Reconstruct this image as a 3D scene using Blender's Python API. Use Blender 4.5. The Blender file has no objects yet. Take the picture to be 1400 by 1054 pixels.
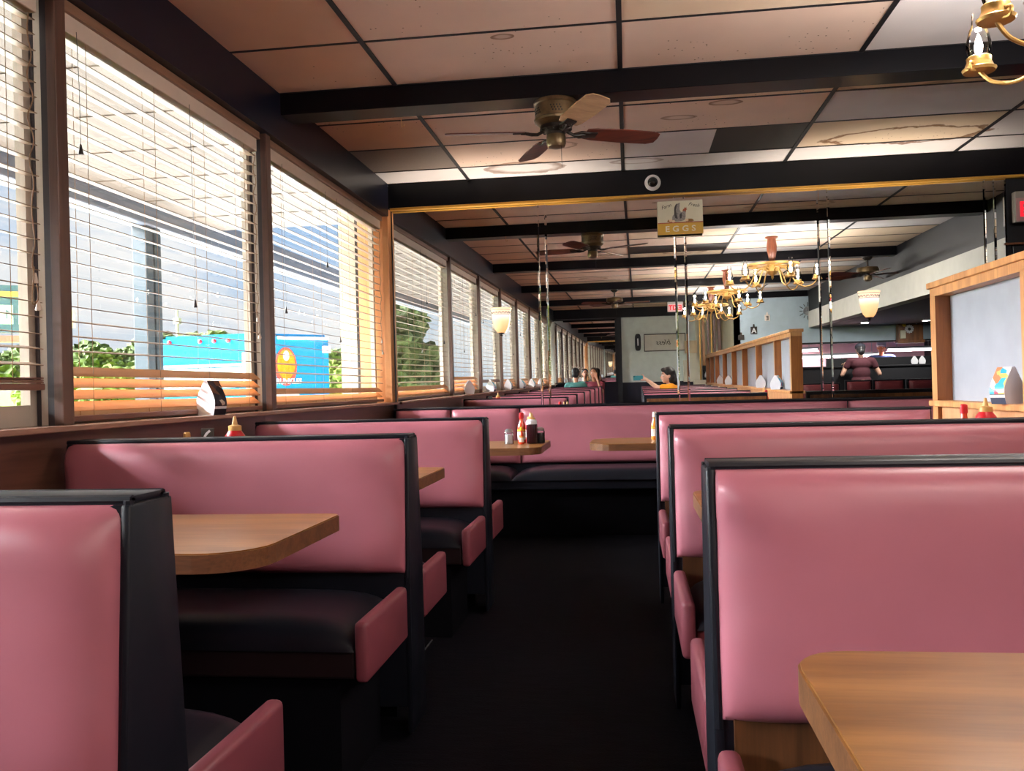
import bpy, bmesh, math, random
from mathutils import Vector, Matrix, Euler
random.seed(7)
SC = bpy.context.scene
COL = SC.collection
PI = math.pi
H = 1.08                       # eye height above the floor; rel() heights are measured from it
def R(z): return z + H

# ------------------------------------------------------------------ camera
F, YAW, PIT, ROL = 1200., .1319, .0034, -.0258
_f = Vector((-math.sin(YAW)*math.cos(PIT), math.cos(YAW)*math.cos(PIT), math.sin(PIT)))
_r = Vector((math.cos(YAW), math.sin(YAW), 0)); _u = _r.cross(_f)
RT = math.cos(ROL)*_r + math.sin(ROL)*_u; UP = -math.sin(ROL)*_r + math.cos(ROL)*_u
cd = bpy.data.cameras.new('camera'); cam = bpy.data.objects.new('camera', cd); COL.objects.link(cam)
cd.sensor_width = 36; cd.lens = 36*F/1400; cd.clip_start = .02; cd.clip_end = 500
M = Matrix.Identity(4)
for i in range(3):
    M[i][0] = RT[i]; M[i][1] = UP[i]; M[i][2] = -_f[i]
M[2][3] = H
cam.matrix_world = M; SC.camera = cam
SC.view_settings.view_transform = 'Standard'; SC.view_settings.look = 'None'
SC.view_settings.gamma = 1; SC.view_settings.use_curve_mapping = False
SC.view_settings.exposure = 1.45
cy = SC.cycles
cy.max_bounces = 12; cy.diffuse_bounces = 4; cy.glossy_bounces = 8; cy.transparent_max_bounces = 32
cy.transmission_bounces = 8; cy.use_denoising = True; cy.sample_clamp_indirect = 6; cy.caustics_reflective = False; cy.caustics_refractive = False

# ------------------------------------------------------------------ materials
def lin(r, g, b):
    f = lambda c: (c/255/12.92) if c/255 <= .04045 else ((c/255+.055)/1.055)**2.4
    return (f(r), f(g), f(b), 1)
class NT:
    def __init__(s, name):
        s.m = bpy.data.materials.new(name); s.m.use_nodes = True; s.t = s.m.node_tree; s.t.nodes.clear()
        s.out = s.n('ShaderNodeOutputMaterial')
    def n(s, typ, **kw):
        nd = s.t.nodes.new(typ)
        for k, v in kw.items():
            if k.startswith('i_'): nd.inputs[k[2:].replace('_', ' ')].default_value = v
            else: setattr(nd, k, v)
        return nd
    def l(s, a, b): s.t.links.new(a, b)
    def bsdf(s, base=(.5, .5, .5, 1), rough=.5, metal=0, spec=.5, **kw):
        b = s.n('ShaderNodeBsdfPrincipled'); b.inputs['Base Color'].default_value = base
        b.inputs['Roughness'].default_value = rough; b.inputs['Metallic'].default_value = metal
        b.inputs['Specular IOR Level'].default_value = spec
        for k, v in kw.items(): b.inputs[k].default_value = v
        s.l(b.outputs[0], s.out.inputs[0]); s.b = b; return b
    def coord(s, scale=(1, 1, 1), kind='Object', rot=(0, 0, 0)):
        c = s.n('ShaderNodeTexCoord'); mp = s.n('ShaderNodeMapping'); mp.inputs['Scale'].default_value = scale; mp.inputs['Rotation'].default_value = rot
        s.l(c.outputs[kind], mp.inputs[0]); return mp.outputs[0]
    def noise(s, vec, scale, detail=4, rough=.55, dist=0):
        nz = s.n('ShaderNodeTexNoise'); nz.inputs['Scale'].default_value = scale; nz.inputs['Detail'].default_value = detail
        nz.inputs['Roughness'].default_value = rough; nz.inputs['Distortion'].default_value = dist
        if vec is not None: s.l(vec, nz.inputs['Vector'])
        return nz.outputs['Fac']
    def ramp(s, fac, stops):
        r = s.n('ShaderNodeValToRGB'); e = r.color_ramp.elements
        while len(e) < len(stops): e.new(.5)
        for k, (p, c) in enumerate(stops): e[k].position = p; e[k].color = c
        s.l(fac, r.inputs[0]); return r.outputs[0]
    def bump(s, h, strength=.2, dist=.01):
        b = s.n('ShaderNodeBump'); b.inputs['Strength'].default_value = strength; b.inputs['Distance'].default_value = dist
        s.l(h, b.inputs['Height']); s.l(b.outputs[0], s.b.inputs['Normal'])
def plain(name, base, rough=.5, metal=0, spec=.5, vary=.06, nscale=6, bump=0, **kw):
    t = NT(name); t.bsdf(base, rough, metal, spec, **kw)
    v = t.coord(); f = t.noise(v, nscale)
    lo = tuple(max(0, c*(1-vary)) for c in base[:3])+(1,); hi = tuple(min(1, c*(1+vary)) for c in base[:3])+(1,)
    t.l(t.ramp(f, [(.3, lo), (.7, hi)]), t.b.inputs['Base Color'])
    if bump: t.bump(t.noise(v, nscale*30, 2), bump, .002)
    return t.m
def wood(name, dark, light, axis='X', scale=9, rough=.4, spec=.5, stretch=14):
    t = NT(name); t.bsdf(light, rough, 0, spec)
    sc = {'X': (1, stretch, stretch), 'Y': (stretch, 1, stretch), 'Z': (stretch, stretch, 1)}[axis]
    v = t.coord(sc); f = t.noise(v, scale/stretch*1.6, 6, .62, .6)
    f2 = t.noise(v, scale*.9, 3)
    mx = t.n('ShaderNodeMath', operation='MULTIPLY_ADD'); t.l(f2, mx.inputs[0]); mx.inputs[1].default_value = .35; t.l(f, mx.inputs[2])
    t.l(t.ramp(mx.outputs[0], [(.42, dark), (.62, tuple((a+b)/2 for a, b in zip(dark, light))), (.8, light)]), t.b.inputs['Base Color'])
    t.bump(f2, .06, .003); return t.m
def emis(name, color, strength):
    t = NT(name); e = t.n('ShaderNodeEmission'); e.inputs[0].default_value = color; e.inputs[1].default_value = strength
    t.l(e.outputs[0], t.out.inputs[0]); return t.m
def thin_glass(name, tint=(1, 1, 1, 1), refl=.08, rough=.0):
    t = NT(name); tr = t.n('ShaderNodeBsdfTransparent'); tr.inputs[0].default_value = tint
    g = t.n('ShaderNodeBsdfGlossy'); g.inputs['Roughness'].default_value = rough
    fr = t.n('ShaderNodeFresnel'); fr.inputs[0].default_value = 1.3
    mu = t.n('ShaderNodeMath', operation='MULTIPLY'); t.l(fr.outputs[0], mu.inputs[0]); mu.inputs[1].default_value = refl*10
    mu.use_clamp = True
    mx = t.n('ShaderNodeMixShader'); t.l(mu.outputs[0], mx.inputs[0]); t.l(tr.outputs[0], mx.inputs[1]); t.l(g.outputs[0], mx.inputs[2])
    t.l(mx.outputs[0], t.out.inputs[0]); return t.m

def vinyl(name, base, rough, vary=.1):
    t = NT(name); t.bsdf(base, rough, 0, 
        .45 if max(base[:3]) > .03 else .20)
    v = t.coord(); f = t.noise(v, 2.2, 3)
    lo = tuple(c*(1-vary) for c in base[:3])+(1,); hi = tuple(min(1, c*(1+vary)) for c in base[:3])+(1,)
    t.l(t.ramp(f, [(.3, lo), (.7, hi)]), t.b.inputs['Base Color'])
    t.bump(t.noise(v, 260, 2), .05, .001); return t.m
MT = {}
MT['pink'] = vinyl('pink vinyl', lin(174, 104, 117), .38)
MT['pinkshade'] = vinyl('shade-darkened pink vinyl', lin(126, 64, 74), .42)  # pink darkened: shade on the aisle-facing end panels is put into the colour
MT['maroon'] = vinyl('maroon vinyl', lin(120, 52, 58), .45)
MT['black'] = vinyl('black vinyl', (.009, .010, .015, 1), .36)
MT['apron'] = vinyl('dark brown vinyl', lin(34, 22, 24), .5)
MT['kick'] = wood('dark kick board', lin(60, 36, 20), lin(104, 66, 38), 'Z', 9, .4)
MT['plinth'] = plain('black plinth', (.003, .003, .005, 1), .7, spec=.1)
MT['table'] = wood('oak laminate', lin(96, 58, 24), lin(146, 98, 48), 'X', 7, .3, .4, 9)
MT['tableedge'] = wood('oak edge', lin(78, 48, 28), lin(122, 80, 48), 'X', 14, .4)
MT['dado'] = wood('brown wall panelling', lin(62, 36, 30), lin(100, 64, 50), 'Y', 6, .32, .5)
MT['panelwood'] = wood('orange veneer', lin(206, 138, 86), lin(232, 166, 110), 'Z', 5, .4)
MT['postwood'] = wood('dark post wood', lin(70, 48, 42), lin(104, 76, 64), 'Z', 8, .4)
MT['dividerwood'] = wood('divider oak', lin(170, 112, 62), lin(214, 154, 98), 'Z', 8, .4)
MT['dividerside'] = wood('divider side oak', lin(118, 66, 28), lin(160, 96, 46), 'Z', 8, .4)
MT['brownwood'] = wood('brown panel wood', lin(86, 50, 26), lin(136, 86, 48), 'Z', 9, .4)
MT['stem'] = wood('turned stem wood', lin(84, 40, 24), lin(128, 70, 46), 'Z', 9, .3)
MT['slat'] = wood('blind slat wood', lin(124, 98, 76), lin(144, 118, 94), 'Y', 5, .45)
MT['slatface'] = wood('closed slat wood', lin(190, 134, 92), lin(214, 160, 112), 'Y', 5, .45)
MT['valance'] = wood('valance wood', lin(120, 86, 66), lin(158, 120, 96), 'Y', 5, .35)
MT['rail'] = wood('bottom rail wood', lin(96, 62, 52), lin(130, 90, 76), 'Y', 5, .35)
MT['headrail'] = plain('headrail cream', lin(214, 196, 178), .5)
MT['cord'] = plain('blind cord', lin(150, 120, 92), .8)
MT['tassel'] = plain('dark tassel', lin(50, 44, 44), .5)
MT['alu'] = plain('warm-lit grey frame', lin(182, 170, 154), .5)  # grey frame, its colour warmed to carry the warm light on it
MT['aludark'] = plain('dark window gasket', lin(52, 44, 46), .6)
MT['glass'] = thin_glass('window glass', (.97, .98, .98, 1), .012)
MT['navy'] = plain('sky-tinted black paint', (.008, .009, .020, 1), .33, spec=.35)  # black paint with the sky's blue reflection tinted into its colour
MT['beam'] = plain('black beam paint', (.0035, .0033, .005, 1), .32, spec=.18)
MT['blackmatte'] = plain('matte black paint', (.006, .006, .009, 1), .6)
MT['gold'] = plain('gold trim', lin(200, 150, 62), .35, .3)
MT['brass'] = plain('polished brass', lin(196, 156, 92), .36, .8, nscale=14)
MT['bronze'] = plain('antique bronze', lin(110, 92, 66), .35, .7, nscale=20, vary=.25)
MT['bronzedark'] = plain('dark bronze', lin(44, 38, 34), .4, .5)
MT['blade'] = wood('dark blade wood', lin(58, 22, 16), lin(112, 50, 30), 'X', 9, .35)
MT['bladepale'] = wood('pale blade wood', lin(150, 110, 78), lin(196, 156, 116), 'X', 9, .4)
MT['whiteplastic'] = plain('white plastic', lin(226, 224, 222), .4)
MT['dome'] = plain('smoked dome', (.01, .01, .012, 1), .08)
MT['greenwall'] = plain('pale green grey wall', lin(210, 218, 210), .7)
MT['bluewall'] = plain('blue grey wall', lin(178, 196, 206), .7)
MT['creamwall'] = plain('cream wall', lin(214, 208, 186), .7)
MT['frost'] = plain('frosted divider panel', lin(152, 154, 161), .55)
MT['soffitwhite'] = plain('white soffit trim', lin(206, 204, 196), .6)
MT['kitchen'] = plain('pink kitchen wall', lin(240, 190, 196), .6)
MT['white'] = plain('white card', lin(232, 232, 236), .6)
MT['cream'] = plain('cream sign enamel', lin(214, 208, 182), .45)
MT['yellow'] = plain('mustard enamel', lin(206, 160, 40), .45)
MT['redline'] = plain('red line enamel', lin(168, 74, 44), .5)
MT['ink'] = plain('dark ink', lin(52, 44, 38), .6)
MT['offwhite'] = plain('offwhite lettering', lin(228, 218, 190), .5)
MT['hen'] = plain('grey hen feathers', lin(142, 136, 130), .6, vary=.5, nscale=160)
MT['hendark'] = plain('dark hen feathers', lin(64, 60, 60), .6, vary=.4, nscale=160)
MT['comb'] = plain('rust red comb', lin(168, 78, 48), .6)
MT['egg'] = plain('pale egg paint', lin(226, 196, 160), .6)
MT['straw'] = plain('straw paint', lin(150, 112, 60), .7, vary=.3, nscale=200)
MT['redplastic'] = plain('red squeeze plastic', lin(196, 30, 38), .3)
MT['redsauce'] = plain('orange red sauce', lin(214, 72, 40), .2)
MT['orangesauce'] = plain('orange sauce', lin(232, 150, 60), .2)
MT['label'] = plain('pale bottle label', lin(240, 226, 214), .5)
MT['yellowplastic'] = plain('yellow plastic', lin(240, 190, 50), .35)
MT['syrup'] = plain('dark syrup', lin(52, 18, 24), .12)
MT['tan'] = plain('tan pump cap', lin(206, 160, 92), .4)
MT['sugar'] = plain('white sugar', lin(222, 222, 226), .7)
MT['jar'] = thin_glass('jar glass', (.95, .96, .97, 1), .12)
MT['chimney'] = thin_glass('lamp chimney glass', (.97, .97, .98, 1), .10)
MT['steel'] = plain('brushed steel', lin(180, 182, 186), .3, .8)
MT['pepper'] = plain('black pepper', (.012, .011, .011, 1), .5)
MT['bulb'] = emis('bulb glow', (1, .93, .86, 1), 14)
MT['exitred'] = emis('exit red', (1, .02, .035, 1), .5)
MT['tube'] = emis('fluorescent tube', (1, .93, .98, 1), 3.5)
MT['greyhousing'] = plain('grey sign housing', lin(150, 146, 140), .45)
MT['dacron'] = None

# ------------------------------------------------------------------ mesh helpers
def finish(name, bm, mat, parent=None, smooth=None, link=True):
    bmesh.ops.recalc_face_normals(bm, faces=bm.faces[:]) if smooth != 'keep' else None
    me = bpy.data.meshes.new(name); bm.to_mesh(me); bm.free()
    mats = mat if isinstance(mat, (list, tuple)) else [mat]
    for m in mats: me.materials.append(m)
    o = bpy.data.objects.new(name, me)
    if link: COL.objects.link(o)
    if parent is not None: o.parent = parent
    if smooth:
        for p in me.polygons: p.use_smooth = True
        if smooth is True:
            try: me.set_sharp_from_angle(angle=math.radians(40))
            except Exception: pass
    return o
def tag(o, label=None, cat=None, group=None, kind=None):
    if label: o['label'] = label
    if cat: o['category'] = cat
    if group: o['group'] = group
    if kind: o['kind'] = kind
    return o
def thing(name, label, cat, loc=(0, 0, 0), rz=0, group=None, rot=None):
    o = bpy.data.objects.new(name, None); COL.objects.link(o)
    o.empty_display_size = .05; o.location = loc; o.rotation_euler = rot or (0, 0, rz)
    return tag(o, label, cat, group)
def dup(o, parent=None):
    c = o.copy(); COL.objects.link(c)
    if parent is not None: c.parent = parent
    for ch in KIDS.get(o.name, None) or [x for x in o.children]: dup(ch, c)
    return c
KIDS = {}
def place(proto, loc, rz=0, label=None, group=None, first=[]):
    if proto.name in first: o = dup(proto)
    else: first.append(proto.name); o = proto
    o.location = loc; o.rotation_euler = (0, 0, rz)
    if label: o['label'] = label
    if group: o['group'] = group
    return o
def box(bm, x0, x1, y0, y1, z0, z1, mi=0, bev=0, seg=2):
    vs = [bm.verts.new((x, y, z)) for x in (x0, x1) for y in (y0, y1) for z in (z0, z1)]
    fs = [(0, 1, 3, 2), (4, 6, 7, 5), (0, 4, 5, 1), (2, 3, 7, 6), (0, 2, 6, 4), (1, 5, 7, 3)]
    out = []
    for f in fs:
        fc = bm.faces.new([vs[i] for i in f]); fc.material_index = mi; out.append(fc)
    if bev:
        es = list({e for f in out for e in f.edges})
        r = bmesh.ops.bevel(bm, geom=es, offset=bev, segments=seg, affect='EDGES', profile=.5)
        for f in r['faces']: f.material_index = mi
    return out
def prism(bm, pts, axis, a, b, mi=0, bev=0):
    """extrude a 2-D outline: axis X -> pts are (y,z); Y -> (x,z); Z -> (x,y)"""
    def P(p, t): return {'X': (t, p[0], p[1]), 'Y': (p[0], t, p[1]), 'Z': (p[0], p[1], t)}[axis]
    A = [bm.verts.new(P(p, a)) for p in pts]; B = [bm.verts.new(P(p, b)) for p in pts]
    n = len(pts); fs = []
    fs.append(bm.faces.new(A)); fs.append(bm.faces.new(B[::-1]))
    for i in range(n): fs.append(bm.faces.new((A[i], B[i], B[(i+1) % n], A[(i+1) % n])))
    for f in fs: f.material_index = mi
    if bev:
        es = list({e for f in fs for e in f.edges})
        r = bmesh.ops.bevel(bm, geom=es, offset=bev, segments=2, affect='EDGES', profile=.5)
        for f in r['faces']: f.material_index = mi
    return fs
def lathe(bm, prof, seg=24, c=(0, 0, 0), mi=0, a0=0, a1=2*PI, cap=True):
    full = abs(a1-a0-2*PI) < 1e-6; n = seg if full else seg+1
    rings = []
    for (r, z) in prof:
        rings.append([bm.verts.new((c[0]+r*math.cos(a0+(a1-a0)*k/seg), c[1]+r*math.sin(a0+(a1-a0)*k/seg), c[2]+z)) for k in range(n)])
    for i in range(len(rings)-1):
        for k in range(seg):
            k2 = (k+1) % n
            f = bm.faces.new((rings[i][k], rings[i][k2], rings[i+1][k2], rings[i+1][k])); f.material_index = mi
    if cap:
        for rg in (rings[0], rings[-1]):
            try: f = bm.faces.new(rg); f.material_index = mi
            except Exception: pass
def tube(bm, pts, r, seg=8, mi=0, cap=True):
    pts = [Vector(p) for p in pts]; rs = r if isinstance(r, (list, tuple)) else [r]*len(pts)
    rings = []; prev = None
    for i, p in enumerate(pts):
        d = (pts[min(i+1, len(pts)-1)]-pts[max(i-1, 0)]).normalized()
        if prev is None:
            ref = Vector((0, 0, 1)) if abs(d.z) < .9 else Vector((1, 0, 0)); a = d.cross(ref).normalized()
        else: a = (prev-d*prev.dot(d)).normalized()
        prev = a; b = d.cross(a)
        rings.append([bm.verts.new(p+rs[i]*(math.cos(2*PI*k/seg)*a+math.sin(2*PI*k/seg)*b)) for k in range(seg)])
    for i in range(len(rings)-1):
        for k in range(seg):
            f = bm.faces.new((rings[i][k], rings[i][(k+1) % seg], rings[i+1][(k+1) % seg], rings[i+1][k])); f.material_index = mi
    if cap:
        bm.faces.new(rings[0]).material_index = mi; bm.faces.new(rings[-1][::-1]).material_index = mi
def sphere(bm, c, r, seg=16, rings=10, mi=0):
    rr = r if isinstance(r, (list, tuple)) else (r, r, r)
    m = Matrix.Translation(c) @ Matrix.Diagonal((*rr, 1))
    g = bmesh.ops.create_uvsphere(bm, u_segments=seg, v_segments=rings, radius=1, matrix=m)
    for v in g['verts']:
        for f in v.link_faces: f.material_index = mi
def spline(pts, n=8):
    P = [Vector(p) for p in pts]; out = []
    for i in range(len(P)-1):
        p0, p1, p2, p3 = P[max(i-1, 0)], P[i], P[i+1], P[min(i+2, len(P)-1)]
        for k in range(n):
            t = k/n
            out.append(.5*((2*p1)+(-p0+p2)*t+(2*p0-5*p1+4*p2-p3)*t*t+(-p0+3*p1-3*p2+p3)*t**3))
    out.append(P[-1]); return out
def cushion(bm, w, h, T, nu=26, nv=20, p=10, puckers=0, mi=0, crease=0):
    """puffed rectangular pad: back flat in the plane y=0, front bulging to y=-T; x in [-w/2,w/2], z in [0,h]"""
    us = [-math.cos(PI*i/nu) for i in range(nu+1)]; vs = [-math.cos(PI*j/nv) for j in range(nv+1)]
    g = []
    for i, u in enumerate(us):
        row = []
        for j, v in enumerate(vs):
            f = ((1-abs(u)**p)*(1-abs(v)**p))**.5
            y = -T*f
            x = u*w/2; z = (v+1)/2*h
            if puckers and 0 < i < nu and 0 < j < nv:
                c = max(0, 1-abs(1-abs(u))*w/2/.22)*max(0, 1-abs(1-v)*h/2/.2)
                y += puckers*.012*c*math.sin(26*(x*.9+z*1.3))
                e = max(0, 1-abs(1-abs(u))*w/2/.10)
                y += puckers*.004*e*math.sin(z*38)*math.sin(z*11)
                e2 = max(0, 1-abs(1+v)*h/2/.10)
                y += puckers*.005*e2*math.sin(x*31)*math.sin(x*7+1)
            row.append(bm.verts.new((x, y, z)))
        g.append(row)
    for i in range(nu):
        for j in range(nv):
            f = bm.faces.new((g[i][j], g[i+1][j], g[i+1][j+1], g[i][j+1])); f.material_index = mi
    rim = [g[i][0] for i in range(nu+1)]+[g[nu][j] for j in range(1, nv+1)]+[g[i][nv] for i in range(nu-1, -1, -1)]+[g[0][j] for j in range(nv-1, 0, -1)]
    bm.faces.new(rim[::-1]).material_index = mi
def xform(bm, mat): bmesh.ops.transform(bm, matrix=mat, verts=bm.verts[:])
def merge(dst, src):
    me = bpy.data.meshes.new('tmp'); src.to_mesh(me); src.free(); dst.from_mesh(me); bpy.data.meshes.remove(me)
def text_obj(name, s, size, mat, parent, loc, rot, depth=.0015, shear=0, sx=1, align='CENTER', bold=0):
    cu = bpy.data.curves.new('t', 'FONT'); cu.body = s; cu.size = size; cu.extrude = depth; cu.align_x = align; cu.align_y = 'CENTER'
    cu.shear = shear; cu.resolution_u = 3; cu.offset = bold
    to = bpy.data.objects.new('t', cu); COL.objects.link(to)
    dg = bpy.context.evaluated_depsgraph_get(); dg.update()
    me = bpy.data.meshes.new_from_object(to.evaluated_get(dg)); me.name = name
    bpy.data.objects.remove(to); bpy.data.curves.remove(cu)
    me.materials.clear(); me.materials.append(mat)
    o = bpy.data.objects.new(name, me); COL.objects.link(o); o.parent = parent
    o.location = loc; o.rotation_euler = rot; o.scale = (sx, 1, 1)
    return o
def struct(name, bm, mat, parent=None, smooth=None):
    o = finish(name, bm, mat, parent, smooth)
    if parent is None: o['kind'] = 'structure'
    return o
NB = bmesh.new

# ------------------------------------------------------------------ room shell
XW = -1.90          # inner face of the window wall
YM = 6.93           # mirror wall
YB = -7.0           # back wall
XE = 6.2            # far end of the counter side
ZC = R(1.673)       # ceiling
bm = NB(); box(bm, -2.2, XE, YB-.1, 7.2, -.12, 0)
t = NT('dark carpet'); t.bsdf((.006, .006, .0085, 1), .85, 0, .08)
v = t.coord((1, 6, 1)); f = t.noise(v, 9, 4); t.l(t.ramp(f, [(.35, (.002, .002, .004, 1)), (.7, (.0055, .005, .008, 1))]), t.b.inputs['Base Color'])
t.bump(t.noise(t.coord(), 120, 2), .3, .004)
struct('floor', bm, t.m)

# ceiling: one slab, tiles as mesh faces with their own material slot
def tile_mat(name, base, stains=(), dots=True, rough=.9):
    t = NT(name); t.bsdf(base, rough, 0, .15)
    v = t.coord(); f = t.noise(v, 1.3, 3)
    lo = tuple(c*.9 for c in base[:3])+(1,); hi = tuple(min(1, c*1.08) for c in base[:3])+(1,)
    col = t.ramp(f, [(.3, lo), (.7, hi)])
    sep = t.n('ShaderNodeSeparateXYZ'); t.l(t.coord(), sep.inputs[0])
    wob = t.noise(t.coord(), 7, 3)
    def M2(op, a, b):
        nd = t.n('ShaderNodeMath', operation=op)
        for i, x in enumerate((a, b)):
            if isinstance(x, (int, float)): nd.inputs[i].default_value = x
            else: t.l(x, nd.inputs[i])
        return nd.outputs[0]
    for (cx, cy_, rx, ry, inner, ring, hollow) in stains:
        dx = M2('DIVIDE', M2('SUBTRACT', sep.outputs[0], cx), rx); dy = M2('DIVIDE', M2('SUBTRACT', sep.outputs[1], cy_), ry)
        d = M2('SQRT', M2('ADD', M2('MULTIPLY', dx, dx), M2('MULTIPLY', dy, dy)), 0)
        d = M2('ADD', d, M2('MULTIPLY', M2('SUBTRACT', wob, .5), .7))
        fr = t.n('ShaderNodeValToRGB'); e = fr.color_ramp.elements; e.new(.5); e.new(.5)
        for k, (p, a) in enumerate([(hollow, inner), (.86, min(1, ring*1.25)), (.97, ring), (1.0, 0)]): e[k].position = p; e[k].color = (a, a, a, 1)
        t.l(d, fr.inputs[0])
        mx = t.n('ShaderNodeMix', data_type='RGBA'); t.l(fr.outputs[0], mx.inputs[0]); t.l(col, mx.inputs[6])
        mx.inputs[7].default_value = lin(118, 72, 30); col = mx.outputs[2]
    if dots:
        vo = t.n('ShaderNodeTexVoronoi'); vo.inputs['Scale'].default_value = 26; t.l(t.coord(), vo.inputs['Vector'])
        nz = t.noise(t.coord(), 2.3, 2)
        sp = M2('LESS_THAN', vo.outputs['Distance'], M2('MULTIPLY', M2('GREATER_THAN', nz, .56), .11))
        mx = t.n('ShaderNodeMix', data_type='RGBA'); t.l(sp, mx.inputs[0]); t.l(col, mx.inputs[6]); mx.inputs[7].default_value = lin(120, 84, 60); col = mx.outputs[2]
    t.l(col, t.b.inputs['Base Color']); t.bump(t.noise(t.coord(), 90, 3), .15, .004)
    return t.m
ST = [(.62, 5.36, .10, .05, .15, .6, .5), (.20, 5.45, .06, .05, .0, .0, .5), (.36, 5.60, .12, .05, .05, .45, .5), (1.55, 5.15, .42, .16, .0, .35, .8),
      (1.95, 6.35, .55, .22, .05, .7, .8), (-.45, 6.05, .16, .10, .0, .4, .7), (-.75, 6.62, .32, .18, .05, .55, .55), (-.55, 4.13, .06, .035, .2, .6, .5),
      (.12, 6.62, .2, .08, .0, .4, .7), (2.1, 4.15, .3, .2, .5, .6, .5), (.7, 2.2, .3, .2, .1, .5, .6), (-.6, -.5, .25, .15, .1, .5, .6), (2.4, .8, .4, .2, .05, .5, .7)]
TM = [tile_mat('ceiling tile tan', lin(240, 214, 196), ST), tile_mat('ceiling tile cream', lin(238, 216, 188), ST), tile_mat('ceiling tile white', lin(238, 234, 233), ST, False),
      plain('black ceiling panel', (.012, .011, .011, 1), .6), plain('grey vent panel', lin(128, 116, 108), .6, nscale=60), tile_mat('ceiling tile brightened brown', lin(238, 208, 184), ST)]  # brown and tan tiles lightened in colour to stand in for missing light
bm = NB()
X0, YT = .0, 5.279
XS = [-1.9]+[X0+1.22*k for k in range(-1, 6)]+[XE]
YS = [YB]+[YT+.61*k for k in range(-20, 3)]+[7.2]
rnd = random.Random(3)
special = {}
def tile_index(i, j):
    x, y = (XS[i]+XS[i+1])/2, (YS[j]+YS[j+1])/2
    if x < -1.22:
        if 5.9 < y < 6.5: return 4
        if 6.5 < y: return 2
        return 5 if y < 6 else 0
    if -1.22 < x < 0: return 2 if y > 6.5 else (0 if rnd.random() < .9 else 1)
    if 0 < x < 1.22:
        if 5.9 < y: return 2
        return 1 if rnd.random() < .5 else 0
    if x < 2.44:
        if 4.67 < y < 5.2: return 1
        if 5.25 < y < 5.85: return 2
        if 5.9 < y < 6.5: return 1
        if 4.0 < y < 4.67: return 2
        if y > 6.5: return 2
    return rnd.choice([1, 2, 1, 2, 2, 0])
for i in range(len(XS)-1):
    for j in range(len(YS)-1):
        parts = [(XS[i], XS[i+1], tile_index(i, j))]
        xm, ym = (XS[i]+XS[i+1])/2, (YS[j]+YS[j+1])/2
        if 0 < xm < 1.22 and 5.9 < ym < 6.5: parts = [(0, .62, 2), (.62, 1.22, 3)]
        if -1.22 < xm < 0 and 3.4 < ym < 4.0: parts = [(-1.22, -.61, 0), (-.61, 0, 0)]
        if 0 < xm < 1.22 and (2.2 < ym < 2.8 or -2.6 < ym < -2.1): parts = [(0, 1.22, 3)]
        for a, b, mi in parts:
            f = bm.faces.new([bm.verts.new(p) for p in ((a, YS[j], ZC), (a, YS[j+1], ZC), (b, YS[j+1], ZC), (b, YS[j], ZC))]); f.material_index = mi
box(bm, -2.3, XE, YB-.1, 7.2, ZC+.02, ZC+.12, 0)
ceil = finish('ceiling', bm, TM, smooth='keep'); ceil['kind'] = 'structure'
bm = NB()
for x in XS[1:-1]: box(bm, x-.0125, x+.0125, YB, 7.0, ZC-.006, ZC-.0005)
for y in YS[1:-1]: box(bm, -1.9, XE, y-.008, y+.008, ZC-.004, ZC-.0005)
finish('ceiling_grid', bm, MT['blackmatte'], ceil)

# window wall: wainscot below the sill, soffit above the blinds, piers between windows
bm = NB(); box(bm, -2.15, XW, YB, 7.2, 0, R(-.105)); struct('wall_left', bm, MT['dado'])
bm = NB(); box(bm, -2.17, -1.833, YB, YM-.03, R(-.105), R(-.085), bev=.004); struct('trim_1', bm, wood('sill wood', lin(120, 84, 68), lin(170, 132, 112), 'Y', 5, .25))
bm = NB(); box(bm, -2.14, -1.880, YB, YM-.055, R(1.408), ZC-.001); struct('trim_2', bm, MT['navy'])
POSTS = [4.51-1.76*k for k in range(-0, 8)]          # 4.53, 2.84, 1.15 ...
WIN = [(4.51, 6.84)]+[(POSTS[k+1], POSTS[k]) for k in range(0, 6)]+[(YB, POSTS[6])]
bm = NB(); box(bm, -2.14, -1.905, 6.865, YM-.02, R(-.085), R(1.408)); struct('trim_3', bm, MT['panelwood'])
bm = NB(); box(bm, -1.935, -1.88, YM-.075, YM+.02, R(-.085), R(1.47), bev=.004); struct('trim_4', bm, MT['panelwood'])
for k, y in enumerate(POSTS[:7]):
    bm = NB(); box(bm, -1.935, -1.90, y+.0, y+.06, R(-.085), R(1.408), bev=.003); tr_ = struct('trim_%d' % (k+5), bm, MT['postwood'])
    bm = NB(); box(bm, -2.034, -1.940, y+.004, y+.056, R(-.085), R(1.408)); finish('mullion', bm, MT['alu'], tr_)
    bm = NB(); box(bm, -1.998, -1.984, y+.001, y+.01, R(-.085), R(1.408)); box(bm, -1.958, -1.934, y+.002, y+.05, R(-.085), R(1.408)); finish('gasket', bm, MT['aludark'], tr_)
for k, (y0, y1) in enumerate(WIN):
    bm = NB(); X0w, X1w = -2.035, -2.000
    a, b = y0+.0, y1-.0
    z0, z1 = R(-.085), R(1.408)
    wj = .03
    box(bm, X0w, X1w, a+.057, a+.085, z0, z1); box(bm, X0w, X1w, b-wj, b+.002, z0, z1)
    box(bm, X0w+.001, X1w-.001, a+.06, b-.001, z0, z0+.07); box(bm, X0w+.001, X1w-.001, a+.06, b-.001, z1-.05, z1)
    w = struct('window_%d' % (k+1), bm, MT['alu'])
    bm = NB(); box(bm, -2.020, -2.016, a+.085, b-wj, z0+.07, z1-.05); finish('window_pane', bm, MT['glass'], w)

bm = NB(); box(bm, -.873, -.868, 2.72, 3.72, .0, .003); struct('trim_30', bm, MT['steel'])
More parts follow.
